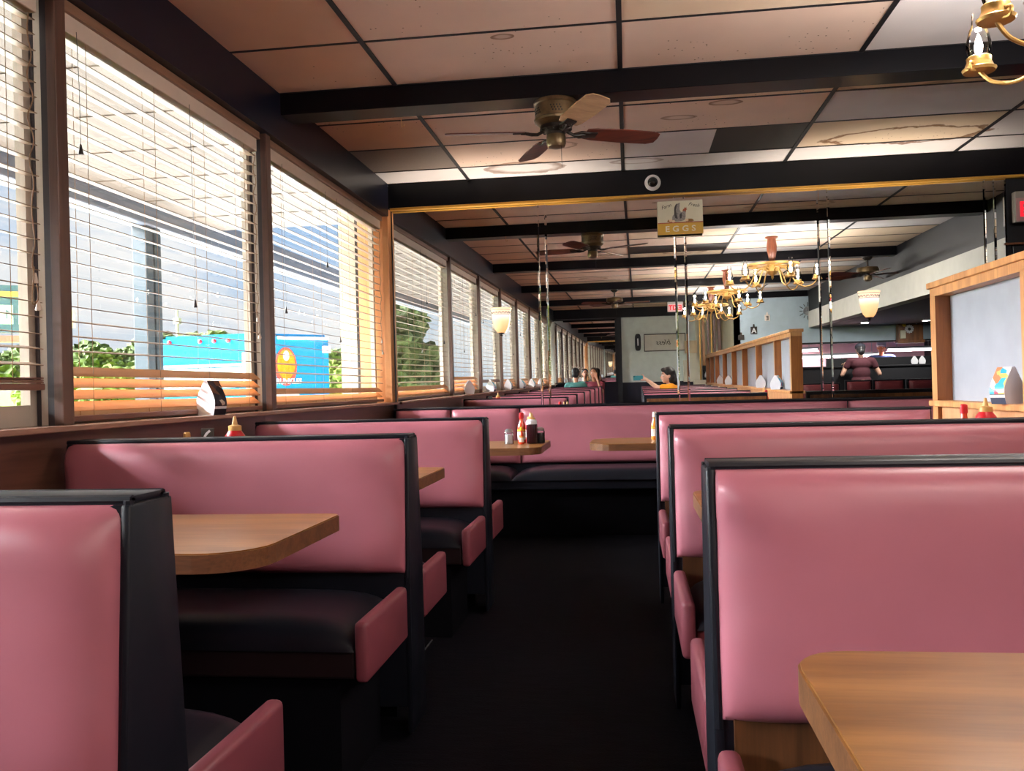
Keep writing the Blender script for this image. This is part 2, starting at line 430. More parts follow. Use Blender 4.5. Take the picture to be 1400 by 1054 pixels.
# mirror wall behind the mirrors, fascia, gold bead
bm = NB(); box(bm, -2.2, 2.80, YM+.05, 7.2, 0, ZC); struct('wall_front', bm, MT['blackmatte'])
bm = NB(); box(bm, -1.88, XE, 6.885, YM+.03, R(1.475), ZC-.001); struct('trim_12', bm, MT['beam'])
bm = NB(); box(bm, -1.87, XE, 6.878, YM+.005, R(1.458), R(1.477), bev=.004); struct('trim_13', bm, MT['gold'])
# dark side door area to the right of the mirrors
bm = NB(); box(bm, 2.80, XE, YM+.02, 7.2, 0, ZC); struct('wall_right_front', bm, MT['blackmatte']).name = 'wall_front_side'
bm = NB()
for k in range(5): box(bm, 2.84+.24*k, 2.84+.24*k+.225, YM-.015, YM+.015, .02, R(.96), bev=.006)
d = struct('door_1', bm, plain('black door paint', (.010, .010, .012, 1), .35))
bm = NB(); lathe(bm, [(.0, 0), (.022, .0), (.022, .012), (.012, .02), (.012, .035), (.03, .05), (.036, .07), (.026, .09), (0, .094)], 18); xform(bm, Matrix.Translation((2.84+.12, YM-.015, R(.79))) @ Matrix.Rotation(PI/2, 4, 'X'))
finish('door_knob', bm, MT['brass'], d, smooth=True)
bm = NB(); box(bm, 2.78, XE, YM-.03, YM+.02, R(.965), R(.98)); struct('trim_14', bm, MT['brownwood'])

# mirrors: five wide panels and narrow bevelled strips between them, all hung at the wall's slight lean
t = NT('mirror silver'); t.bsdf((.90, .92, .91, 1), 0.0, 1.0); MT['mirror'] = t.m
nrm = Vector((.0056, 1, .0055)).normalized()
xa = Vector((1, -.0056, 0)).normalized(); za = xa.cross(nrm)
MW = Matrix((( xa.x, nrm.x, za.x, 0), (xa.y, nrm.y, za.y, YM), (xa.z, nrm.z, za.z, H), (0, 0, 0, 1)))
def mirror_panel(x0, x1, label, strip=False, z0=-.30, z1=1.455):
    o = bpy.data.objects.new('narrow_mirror' if strip else 'wall_mirror', None)
    bm = NB(); bv = .007 if strip else .012
    # face with a shallow ground bevel all round
    A = [(x0, z0), (x1, z0), (x1, z1), (x0, z1)]; B = [(x0+bv, z0+bv), (x1-bv, z0+bv), (x1-bv, z1-bv), (x0+bv, z1-bv)]
    fa = [bm.verts.new((x, .0016, z)) for x, z in A]; fb = [bm.verts.new((x, 0, z)) for x, z in B]; bk = [bm.verts.new((x, .006, z)) for x, z in A]
    bm.faces.new(fb)
    for i in range(4):
        j = (i+1) % 4
        bm.faces.new((fa[i], fa[j], fb[j], fb[i])); bm.faces.new((bk[i], bk[j], fa[j], fa[i]))
    bm.faces.new(bk[::-1])
    bpy.data.objects.remove(o)
    o = finish('narrow_mirror' if strip else 'wall_mirror', bm, MT['mirror'])
    o.matrix_world = MW
    return tag(o, label, 'mirror', 'mirror strips on the end wall' if strip else 'mirror panels on the end wall')
SEAM = [(-.678, -.62), (.389, .462), (1.462, 1.532), (2.651, 2.717)]
mirror_panel(-1.868, SEAM[0][0], 'tall mirror panel beside the windows, reflecting the blinds and an amber sconce')
mirror_panel(SEAM[0][1], SEAM[1][0], 'wide mirror panel under the dome camera, reflecting a ceiling fan and the back wall')
mirror_panel(SEAM[1][1], SEAM[2][0], 'wide mirror panel reflecting the chandeliers and the wooden room divider')
mirror_panel(SEAM[2][1], SEAM[3][0], 'wide mirror panel behind the second amber sconce, reflecting the serving counter')
mirror_panel(SEAM[3][1], 2.80, 'narrow end piece of mirror behind the lit exit sign')
mirror_panel(*SEAM[0], 'narrow mirror strip, the one nearest the windows', True)
mirror_panel(*SEAM[1], 'narrow mirror strip below the egg sign', True)
mirror_panel(*SEAM[2], 'narrow mirror strip between the chandelier reflection and the second sconce', True)
mirror_panel(*SEAM[3], 'narrow mirror strip beside the exit sign, showing a red streak', True)

# ceiling beams
for k, (y, lab) in enumerate([(4.76, 'black ceiling beam carrying the brass ceiling fan'), (1.75, 'black ceiling beam over the near booths'), (-1.25, 'black ceiling beam behind the photographer'), (-4.25, 'black ceiling beam nearest the back wall')]):
    bm = NB(); box(bm, -1.879, 3.44, y-.09, y+.09, R(1.553), ZC-.001, bev=.003)
    o = struct('trim_%d' % (15+k), bm, MT['beam']); o['label'] = lab
HOOKB = None

# back of the room (seen in the mirrors)
bm = NB(); box(bm, -2.2, 1.42, YB-.2, YB, 0, ZC); struct('wall_back', bm, MT['greenwall'])
bm = NB(); box(bm, -1.879, 1.42, YB, YB+.02, 0, R(-.08)); struct('trim_19', bm, MT['navy'])
bm = NB(); box(bm, -1.879, 2.0, YB, YB+.09, R(1.45), ZC-.001); struct('trim_20', bm, MT['beam'])
bm = NB(); box(bm, -.40, -.29, YB, YB+.10, 0, R(1.45)); struct('trim_21', bm, MT['blackmatte'])
bm = NB(); box(bm, -1.86, -.42, YB+.012, YB+.03, R(-.06), R(1.44)); o = finish('wall_mirror', bm, MT['mirror'])
tag(o, 'black framed mirror on the far back wall beside the windows', 'mirror')
bm = NB()
for a in ((-1.879, -.40, R(-.085), R(-.055)), (-1.879, -.40, R(1.42), R(1.45))): box(bm, a[0], a[1], YB, YB+.05, a[2], a[3])
box(bm, -.44, -.40, YB, YB+.05, R(-.085), R(1.45))
finish('mirror_frame', bm, MT['blackmatte'], o)
bm = NB(); box(bm, 1.42, 2.0, YB-.2, YB, 0, ZC); box(bm, 2.0, 2.25, YB-.2, YB, 0, ZC); struct('wall_back_side', bm, MT['creamwall'])
bm = NB(); box(bm, XE-.05, XE+.1, YB, 7.2, 0, ZC); struct('wall_right', bm, MT['blackmatte'])
# blue wall with the kitchen pass-through
yb = -4.2
bm = NB()
box(bm, 2.0, XE, yb-.12, yb, R(.63), ZC); box(bm, 2.0, 2.3, yb-.12, yb, 0, R(.63))
struct('wall_counter', bm, MT['bluewall'])
bm = NB(); box(bm, 2.0, 2.12, YB, yb, 0, ZC); struct('wall_passage', bm, MT['creamwall'])
bm = NB(); box(bm, 2.3, XE, yb-.14, yb+.02, R(.60), R(.632)); struct('trim_22', bm, MT['blackmatte'])
bm = NB(); box(bm, 2.3, XE, yb-1.9, yb-1.8, 0, ZC); struct('wall_kitchen', bm, MT['kitchen'])
bm = NB(); box(bm, 3.45, 3.60, yb+.01, 5.6, R(1.25), ZC-.001); box(bm, 3.62, XE, yb+.01, 6.85, R(.93), R(.95)); struct('trim_23', bm, MT['blackmatte'])
bm = NB(); box(bm, 3.44, 3.62, yb+.01, 5.6, R(.93), R(1.25)); struct('trim_24', bm, MT['soffitwhite'])

# ------------------------------------------------------------------ blinds
ZV0, ZV1 = R(1.372), R(1.406)
def make_blind(name, L, closed=0, raised=0., tassels=(.27, .52), seed=0):
    rn = random.Random(seed)
    t = bpy.data.objects.new(name, None); COL.objects.link(t)
    bm = NB(); box(bm, -.012, .004, .012, L-.012, ZV0, ZV1, bev=.003); box(bm, -.016, .006, .012, L-.012, ZV0-.006, ZV0+.004, bev=.002)
    finish('valance', bm, MT['valance'], t)
    bm = NB(); box(bm, -.075, -.010, .02, L-.02, R(1.300), R(1.372), bev=.004); finish('headrail', bm, MT['headrail'], t)
    pitch = .0528; zb = R(-.055)+raised; zs = []
    z = R(1.285)
    while z > zb+.035: zs.append(z); z -= pitch
    if 0 < closed < 10:
        zs = [q for q in zs if q > zb+.03+.042*closed]+[zb+.03+.042*(closed-1-q) for q in range(closed)]
    bm = NB(); n = 5
    for k, z in enumerate(zs):
        kb = len(zs)-1-k
        tilt = math.radians(-42 if closed < 10 else -62) if kb < closed else math.radians(-11+rn.uniform(-2, 2))
        sag = rn.uniform(-.002, .002); w = .025; c, s = math.cos(tilt), math.sin(tilt); e0, e1 = rn.uniform(.012, .02), L-rn.uniform(.012, .02)
        mi = 1 if kb < closed else 0
        vs = []
        for (u, h) in ((-w, -.0014), (w, -.0014), (w, .0014), (-w, .0014)):
            vs.append((-.045+u*c-h*s, z+u*s+h*c))
        A = [bm.verts.new((x, e0, zz+sag)) for x, zz in vs]; B = [bm.verts.new((x, e1, zz-sag)) for x, zz in vs]
        for q in range(4): bm.faces.new((A[q], A[(q+1) % 4], B[(q+1) % 4], B[q])).material_index = mi
        bm.faces.new(A[::-1]).material_index = mi; bm.faces.new(B).material_index = mi
    finish('slats', bm, [MT['slat'], MT['slatface']], t)
    bm = NB(); zl = zb+.016 if raised else R(-.068); box(bm, -.072, -.016, .012, L-.012, zl-.011, zl+.011, bev=.004)
    if raised:
        for q in range(3): box(bm, -.068, -.02, .015, L-.015, zl+.013+q*.007, zl+.017+q*.007)
    finish('bottom_rail', bm, MT['rail'], t)
    bm = NB()
    for fr in (.10, .38, .64, .90):
        for x in (-.018, -.072): box(bm, x-.0008, x+.0008, L*fr-.0008, L*fr+.0008, zl, R(1.30))
    finish('ladder_cords', bm, MT['cord'], t)
    for q, fr in enumerate(tassels):
        ln = .40+.42*((q+seed) % 2)+.06*q
        bm = NB(); tube(bm, [(-.008, L*fr, R(1.32)), (-.006, L*fr+.006, R(1.32-ln*.5)), (-.008, L*fr+.01, R(1.32-ln))], .0012, 5); o = finish('pull_cord', bm, MT['tassel'], t)
        bm = NB(); lathe(bm, [(.002, .0), (.004, -.006), (.006, -.02), (.0095, -.034), (.0085, -.037)], 10, (-.008, L*fr+.01, R(1.32-ln))); finish('cord_tassel', bm, MT['tassel'], o, smooth=True)
    # gathered lift cord hanging at the far end
    bm = NB(); p = []
    for q in range(40):
        zz = R(1.28)-q*.022
        p.append((-.006+.004*math.sin(q*1.1), L-.07+.010*math.sin(q*.9+seed), zz))
    tube(bm, p, .0022, 5)
    tube(bm, spline([(-.006, L-.07, p[-1][2]), (-.004, L-.055, p[-1][2]-.08), (-.004, L-.085, p[-1][2]-.10), (-.006, L-.07, p[-1][2]+.02)], 6), .002, 5)
    o = finish('lift_cord', bm, MT['cord'], t)
    for q, dz in enumerate((.0, -.09)):
        bm = NB(); lathe(bm, [(.003, 0), (.006, -.012), (.010, -.03), (.008, -.034)], 10, (-.005, L-.066+.012*q, p[-1][2]+dz)); finish('cord_tassel', bm, MT['headrail'], o, smooth=True)
    return t
BG = 'wooden blinds along the window wall'
XBL = -1.925
def blind_at(t, y0, label):
    t.location = (XBL, y0, 0); tag(t, label, 'window blind', BG)
blind_at(make_blind('window_blind', 2.26, 2, 0, (.10, .42, .52), 5), 4.58, 'wooden slat blind at the window next to the mirrored wall')
blind_at(make_blind('window_blind', 1.67, 4, 0, (.06, .55), 2), 2.82, 'wooden slat blind with its lowest slats turned shut')
pb = make_blind('window_blind', 1.67, 0, .085, (.3, .8), 3)
blind_at(pb, 1.06, 'wooden slat blind pulled a little up above the sill, cut by the picture edge')
pb2 = None
for k, (y, lab) in enumerate([(-.70, 'wooden slat blind beside the photographer'), (-2.46, 'wooden slat blind one window behind the photographer'), (-4.22, 'wooden slat blind two windows from the back wall'), (-5.98, 'wooden slat blind one window from the back wall')]):
    if pb2 is None: pb2 = make_blind('window_blind', 1.67, 3, 0, (.2, .7), 9); o = pb2
    else: o = dup(pb2)
    blind_at(o, y, lab)
blind_at(make_blind('window_blind', .86, 24, 0, (.2, .7), 11), YB+.05, 'closed wooden slat blind touching the back wall')

# ------------------------------------------------------------------ booths
ZT = R(-.143)       # top of the backs
def bench_proto(x0, x1, aisle, near_wood=False, apron='maroon', sides=(1, 1), seatD=(.43, .36)):
    """double booth bench: near face of the back at y=0, back .10 thick at the top and .15 at the foot; aisle=+1: the open end is x1"""
    t = bpy.data.objects.new('booth_bench', None); COL.objects.link(t)
    L = x1-x0; xm = (x0+x1)/2; th = .09
    prof = [(-.045, .10), (-.035, .50), (-.008, ZT-.012), (0, ZT), (th, ZT), (th+.008, ZT-.012), (th+.035, .50), (th+.045, .10)]
    bm = NB(); prism(bm, prof, 'X', x0+.006, x1-.006, bev=.003); back = finish('back_frame', bm, MT['black'], t, smooth=True)
    xa_ = x1 if aisle > 0 else x0
    bm = NB(); xe = (x1-.014, x1+.002) if aisle > 0 else (x0-.002, x0+.014)
    prism(bm, [(-.048, .02), (-.040, .50), (-.012, ZT-.004), (th+.012, ZT-.004), (th+.040, .50), (th+.048, .02)], 'X', *xe, bev=.005); finish('end_cap', bm, MT['black'], t, smooth=True)
    bm = NB()
    for y in (.004, th-.004): tube(bm, [(x0+.004, y, ZT), (x1-.004, y, ZT)], .0075, 8)
    box(bm, x0+.004, x1-.004, 0, th, ZT-.004, ZT+.006, bev=.002)
    for y, yq in ((-.002, -.036), (th+.002, th+.036)): tube(bm, [(xa_-.006*aisle, y, ZT), (xa_-.006*aisle, yq, .50)], .0075, 8)
    finish('piping', bm, MT['black'], back, smooth=True)
    tilt = math.atan2(.036, ZT-.50)
    for s, on in ((-1, sides[0]), (1, sides[1])):
        yb_ = 0 if s < 0 else th
        if not on:
            bm = NB(); y0 = yb_+s*.042
            prism(bm, [(yb_+s*.036, .14), (yb_+s*.033, .5), (yb_+s*.012, ZT-.03), (yb_+s*.024, ZT-.03), (yb_+s*.05, .5), (yb_+s*.055, .14)], 'X', x0+.03, x1-.02)
            finish('wood_back_panel', bm, MT['brownwood'], t); continue
        bm = NB(); cushion(bm, L-.022, ZT-.004-.515, .062, puckers=1)
        m = Matrix.Translation((xm, yb_, .515)) if s < 0 else Matrix.Translation((xm, yb_, .515)) @ Matrix.Rotation(PI, 4, 'Z')
        xform(bm, Matrix.Translation((xm, yb_+s*.038, .515)) @ Matrix.Rotation(0 if s < 0 else PI, 4, 'Z') @ Matrix.Rotation(-tilt, 4, 'X'))
        finish('back_cushion', bm, MT['pink'], t, smooth=True)
        if near_wood:
            bm = NB(); a, b = sorted((yb_+s*.030, yb_+s*.052)); box(bm, x0+.03, x1-.02, a, b, .34, .535); finish('kick_panel', bm, MT['kick'], t)
        # seat pad, front apron, aisle panel, plinth
        yi, yo = yb_+s*.05, yb_+s*(.05+seatD[(s+1)//2])
        ya, yc = min(yi, yo), max(yi, yo)
        xi0, xi1 = (x0+.01, x1-.04) if aisle > 0 else (x0+.04, x1-.01)
        bm = NB(); cushion(bm, xi1-xi0, yc-ya, .085, 22, 16, 8)
        xform(bm, Matrix.Translation(((xi0+xi1)/2, yc, .40)) @ Matrix.Rotation(-PI/2, 4, 'X') @ Matrix.Diagonal((1, 1, 1, 1)))
        for v in bm.verts:
            v.co.z = .40+abs(v.co.z-.40); 
        ys = [v.co.y for v in bm.verts]
        dy = ya-min(ys)
        for v in bm.verts: v.co.y += dy
        seat = finish('seat_pad', bm, MT['black'], t, smooth=True)
        bm = NB(); box(bm, xi0, xi1, ya+.01, yc-.01, .325, .405, bev=.008); finish('seat_apron', bm, MT[apron], t)
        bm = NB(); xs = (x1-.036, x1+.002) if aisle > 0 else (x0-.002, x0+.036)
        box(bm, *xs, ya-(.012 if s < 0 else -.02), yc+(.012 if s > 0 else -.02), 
            .322, .482, bev=.014, seg=3); finish('seat_end_panel', bm, MT['pinkshade'], t, smooth=True)
        bm = NB(); box(bm, x0+.01 if aisle > 0 else x0+.10, x1-.10 if aisle > 0 else x1-.01, ya+.06 if s < 0 else ya, yc if s < 0 else yc-.06, 0, .33); finish('plinth', bm, MT['plinth'], t)
    return t
BL = 'pink booth benches along the windows'; BR = 'pink booth benches along the room divider'
pl = bench_proto(-1.86, -.69, 1, apron='apron')
words_n = ['first', 'second', 'third', 'fourth', 'fifth', 'sixth', 'seventh', 'eighth', 'ninth']
LROW = [4.185, 2.70, 1.147, -.38, -1.90, -3.42, -4.94, -6.44]
labL = ['pink double booth bench by the windows, nearest to the mirrored wall on that side', 'pink double booth bench by the windows, behind the table with the window glare',
        'pink booth bench by the windows, closest to the camera, its black end facing the aisle', 'window-side booth bench beside the photographer, seen only in the mirror',
        'window-side booth bench two rows behind the photographer, in the mirror', 'window-side booth bench three rows behind the photographer, in the mirror', 'window-side booth bench next to the two diners at the back', 'last window-side booth bench, against the far back wall']
for k, y in enumerate(LROW): place(pl, (0, y, 0), 0, labL[k], BL)
pr = bench_proto(.13, 1.41, -1, near_wood=True, seatD=(.44, .42))
RROW = [2.95, 1.545, .14, -1.27, -2.68, -4.08]
labR = ['pink double booth bench on the divider side, second row from the camera', 'large pink booth bench filling the lower right, closest on the divider side',
        'divider-side booth bench the photographer sits on, seen only in the mirror', 'divider-side booth bench one row behind the photographer, in the mirror', 'divider-side booth bench two rows behind the photographer, in the mirror', 'divider-side booth bench nearest the wooden posts at the back']
for k, y in enumerate(RROW): place(pr, (0, y, 0), 0, labR[k], BR)
o = bench_proto(.13, 1.41, -1, near_wood=True, sides=(1, 0)); o.location = (0, 4.345, 0)
tag(o, 'pink booth bench with a plain wooden rear, third row on the divider side', 'booth bench', BR)
for x in [q for q in bpy.data.objects if q.name.startswith('booth_bench')]: x['category'] = 'booth bench'

# long bench under the mirrors: five back cushions side by side
t = thing('wall_bench', 'long pink bench with black seat running under the mirrors along the end wall', 'bench', (0, 6.86, 0))
bm = NB(); box(bm, -1.86, 3.2, -.02, .05, .02, R(-.150), bev=.004); finish('back_frame', bm, MT['black'], t)
bm = NB()
tube(bm, [(-1.86, -.045, R(-.148)), (-.5, -.045, R(-.146)), (1.2, -.045, R(-.142)), (3.2, -.045, R(-.148))], .008, 8); box(bm, -1.86, 3.2, -.04, .05, R(-.158), R(-.142), bev=.004)
finish('piping', bm, MT['black'], t, smooth=True)
EX = [-1.85, -1.40, -.852, 1.62, 3.19]
for a, b in zip(EX[:-1], EX[1:]):
    bm = NB(); cushion(bm, b-a-.006, R(-.152)-.49, .07, 30 if b-a > 1 else 18, 16, 12, puckers=.6)
    xform(bm, Matrix.Translation(((a+b)/2, -.02, .49))); finish('back_cushion', bm, MT['pink'], t, smooth=True)
for a, b in ((-1.85, -.86), (-.855, 1.0), (1.005, 3.19)):
    bm = NB(); cushion(bm, b-a, .50, .08, 26, 16, 8)
    for v in bm.verts: v.co = Vector((v.co.x+(a+b)/2, -.05-.5+v.co.z, .41-v.co.y))
    finish('seat_pad', bm, MT['black'], t, smooth=True)
bm = NB(); box(bm, -1.85, 3.19, -.53, -.05, .34, .415, bev=.008); finish('seat_apron', bm, MT['black'], t)
bm = NB(); box(bm, -1.85, 3.19, -.45, -.02, 0, .345); finish('plinth', bm, MT['plinth'], t)

# ------------------------------------------------------------------ tables
ZTAB = R(-.325)
def table_proto(name, x0, x1, y0, y1, open_end, r=.10, ztop=None):
    """laminate top with two clipped-round corners at the open end"""
    t = bpy.data.objects.new(name, None); COL.objects.link(t)
    zt = ztop or ZTAB; th = .042
    def corner(cx, cy_, sx, sy, n=6):
        return [(cx+sx*r*math.cos(a)-sx*0, cy_+sy*r*math.sin(a)) for a in [PI/2*k/n for k in range(n+1)]]
    if open_end > 0:
        pts = [(x0, y0), ]+[(x1-r+r*math.sin(PI/2*k/6), y0+r-r*math.cos(PI/2*k/6)) for k in range(7)]+[(x1-r*.25+r*.25*math.cos(PI/2*k/4), y1-r*.25+r*.25*math.sin(PI/2*k/4)) for k in range(5)]+[(x0, y1)]
    else:
        pts = [(x1, y1)]+[(x0+r-r*math.sin(PI/2*k/6), y1-r+r*math.cos(PI/2*k/6)) for k in range(7)]+[(x0+r-r*math.cos(PI/2*k/6), y0+r-r*math.sin(PI/2*k/6)) for k in range(7)]+[(x1, y0)]
    bm = NB(); fs = prism(bm, pts, 'Z', zt-th, zt, 1)
    bmesh.ops.recalc_face_normals(bm, faces=bm.faces[:])
    for f in bm.faces:
        if f.normal.z > .9: f.material_index = 0
    es = [e for e in bm.edges if all(abs(v.co.z-zt) < 1e-5 for v in e.verts)]
    bmesh.ops.bevel(bm, geom=es, offset=.003, segments=2, affect='EDGES')
    finish('table_top', bm, [MT['table'], MT['tableedge']], t)
    xc, yc = (x0+x1)/2, (y0+y1)/2
    bm = NB(); lathe(bm, [(.038, .03), (.038, zt-th-.012)], 20, (xc, yc, 0)); lathe(bm, [(.038, zt-th-.06), (.12, zt-th-.012), (.12, zt-th)], 20, (xc, yc, 0)); finish('pedestal', bm, MT['blackmatte'], t, smooth=True)
    bm = NB()
    for a in (0, PI/2):
        b2 = NB(); box(b2, -.27, .27, -.035, .035, 0, .035, bev=.012); xform(b2, Matrix.Translation((xc, yc, 0)) @ Matrix.Rotation(a+PI/4, 4, 'Z')); merge(bm, b2)
    finish('foot', bm, MT['blackmatte'], t); return t
TG = 'wood laminate booth tables'
def tab(t, loc, label): t.location = loc; tag(t, label, 'table', TG)
tl = table_proto('booth_table', -1.82, -.775, -.29, .29, 1, .13)
labTL = [(2.00, 'wood laminate booth table with window glare on its top, closest on the window side'), (3.36, 'wood laminate booth table half hidden between the two middle window-side benches'), (.40, 'window-side table beside the photographer'), (-1.05, 'window-side table one row behind the photographer'), (-2.55, 'window-side table two rows behind the photographer'), (-4.08, 'window-side table near the back diners'), (-5.66, 'window-side table between the two diners at the back')]
for k, (y, lab) in enumerate(labTL):
    o = tl if k == 0 else dup(tl); tab(o, (0, y, 0), lab)
trt = table_proto('booth_table', .183, 1.53, -.30, .30, -1, .07)
labTR = [(.80, 'wood laminate booth table with rounded corner in the near right foreground'), (2.45, 'wood laminate booth table whose corner peeks out past the large near bench'), (3.80, 'divider-side table with ketchup, in front of the third bench'), (-.62, 'divider-side table one row behind the photographer'), (-2.0, 'divider-side table two rows behind the photographer'), (-3.4, 'divider-side table near the wooden posts')]
for k, (y, lab) in enumerate(labTR):
    o = trt if k == 0 else dup(trt); tab(o, (0, y, 0), lab)
te = table_proto('booth_table', -1.75, -.515, 5.02, 5.74, 1, .12, R(-.345)); tab(te, (0, 0, 0), 'wood laminate table holding a cluster of sauce bottles, before the wall bench')
te = table_proto('booth_table', -.245, 1.1, 5.25, 5.85, -1, .16, R(-.345)); tab(te, (0, 0, 0), 'wood laminate table with rounded end and one orange sauce bottle, before the wall bench')

# ------------------------------------------------------------------ room divider
t = thing('room_divider', 'half-height wooden divider with pale frosted panels beside the booths', 'divider', (0, 0, 0))
DX0, DX1 = 1.58, 1.69; DP = [4.857, 3.79, 2.25, .75, -.70, -2.25, -3.75, -5.0, -6.15]
zt_, zl_ = R(.475), R(-.118)
bm = NB(); box(bm, DX0+.02, DX1-.02, DP[-1], DP[0]-.005, 0, zl_-.03); finish('lower_panel', bm, wood('lower oak panelling', lin(176, 122, 78), lin(206, 152, 106), 'Z', 5, .45), t)
bm = NB(); box(bm, DX0-.02, DX1+.02, DP[-1], DP[0], zl_-.03, zl_, bev=.004); finish('ledge', bm, MT['dividerwood'], t)
bm = NB(); box(bm, DX0-.015, DX1+.015, DP[-1]-.02, DP[0]+.012, zt_-.012, zt_+.02, bev=.004); box(bm, DX0, DX1, DP[-1], DP[0], zt_-.055, zt_-.01); finish('top_rail', bm, MT['dividerwood'], t)
for k, y in enumerate(DP):
    w = .05 if k else .075
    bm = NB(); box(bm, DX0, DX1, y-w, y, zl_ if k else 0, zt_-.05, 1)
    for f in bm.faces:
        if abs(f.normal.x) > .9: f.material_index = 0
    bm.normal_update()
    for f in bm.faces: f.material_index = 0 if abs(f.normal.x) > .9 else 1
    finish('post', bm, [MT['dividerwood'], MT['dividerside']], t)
for a, b in zip(DP[:-1], DP[1:]):
    bm = NB(); box(bm, DX1-.035, DX1-.025, b, a-.05, zl_, zt_-.05); finish('panel', bm, MT['frost'], t)

# ------------------------------------------------------------------ ceiling fans
def fan_proto(rod=0., dark=False):
    t = bpy.data.objects.new('ceiling_fan', None); COL.objects.link(t)      # origin at the mounting plane
    hb = MT['bronze']
    if rod:
        bm = NB(); lathe(bm, [(.065, 0), (.06, -.02), (.03, -.045)], 20); finish('canopy', bm, MT['bronzedark'], t, smooth=True)
        bm = NB(); lathe(bm, [(.011, -.04), (.011, -rod)], 10); finish('downrod', bm, MT['bronzedark'], t, smooth=True)
    z = -rod
    bm = NB()
    if rod: lathe(bm, [(.02, z+.01), (.06, z), (.13, z-.01), (.14, z-.03), (.14, z-.07), (.12, z-.085), (.06, z-.09)], 28)
    else: lathe(bm, [(.112, z), (.118, z-.008), (.118, z-.02), (.112, z-.026), (.112, z-.095), (.118, z-.1), (.116, z-.112), (.085, z-.135), (.06, z-.14)], 32)
    mt = finish('motor_housing', bm, hb, t, smooth=True)
    if not rod:
        bm = NB()
        for k in range(44):
            a = 2*PI*k/44
            for q in range(3):
                if (k//4) % 2 == 0:
                    b2 = NB(); box(b2, .1115, .1135, -.003, .003, -.004, .004); xform(b2, Matrix.Rotation(a+q*.05, 4, 'Z') @ Matrix.Translation((0, 0, z-.05-.013*q))); merge(bm, b2)
        finish('vent_holes', bm, MT['blackmatte'], mt)
    zb = z-(.10 if rod else .165)
    bm = NB(); lathe(bm, [(.085, zb+.032), (.088, zb+.01), (.05, zb-.005), (.05, zb-.02)], 24)
    for k in range(12):
        a = 2*PI*k/12; sphere(bm, (.075*math.cos(a), .075*math.sin(a), zb+.012), .013, 8, 6)
    finish('blade_hub', bm, MT['bronzedark'], t, smooth=True)
    bm = NB(); lathe(bm, [(.05, zb-.018), (.053, zb-.03), (.053, zb-.065), (.046, zb-.082), (.02, zb-.09), (.0, zb-.091)], 24); finish('switch_cap', bm, hb, t, smooth=True)
    for k, (ang, m) in enumerate(zip((24, 112, 188, 296) if not rod else (10, 82, 154, 226, 298), ('blade', 'blade', 'blade', 'bladepale') if not rod else ('blade',)*5)):
        pt = [(.17, -.050), (.22, -.062), (.40, -.068), (.56, -.066), (.60, -.045), (.605, 0), (.60, .045), (.56, .066), (.40, .068), (.22, .062), (.17, .050)]
        bm = NB(); prism(bm, pt, 'Z', -.003, .003, bev=.0015); xform(bm, Matrix.Translation((0, 0, zb)) @ Matrix.Rotation(math.radians(ang), 4, 'Z') @ Matrix.Rotation(math.radians(-13), 4, 'X'))
        bl = finish('blade', bm, MT[m], t)
        bm = NB(); tube(bm, [(.06, 0, .008), (.10, 0, -.012), (.13, 0, -.012), (.17, 0, -.004)], .009, 8); box(bm, .155, .235, -.028, .028, -.009, -.003, bev=.002)
        for s in (-1, 1): tube(bm, [(.10, s*.006, -.01), (.14, s*.03, -.008), (.19, s*.022, -.006)], .006, 6)
        xform(bm, Matrix.Translation((0, 0, zb)) @ Matrix.Rotation(math.radians(ang), 4, 'Z') @ Matrix.Rotation(math.radians(-13), 4, 'X')); finish('blade_iron', bm, MT['bronzedark'], bl, smooth=True)
    bm = NB(); tube(bm, [(.03, -.03, zb-.08), (.03, -.03, zb-.20)], .0012, 5); finish('pull_chain', bm, MT['bronzedark'], t)
    return t
fn = fan_proto(); fn.location = (-.355, 4.76, R(1.552)); tag(fn, 'brass ceiling fan with dark wooden blades mounted under the ceiling beam', 'ceiling fan', 'ceiling fans')
fr_ = fan_proto(.13); fr_.location = (-.29, -1.25, R(1.552)); tag(fr_, 'ceiling fan on a short rod over the aisle, seen small in the mirror', 'ceiling fan', 'ceiling fans')
f3 = dup(fr_); f3.location = (3.10, 1.75, R(1.552)); tag(f3, 'ceiling fan on a short rod beyond the room divider, seen in the mirror', 'ceiling fan', 'ceiling fans')

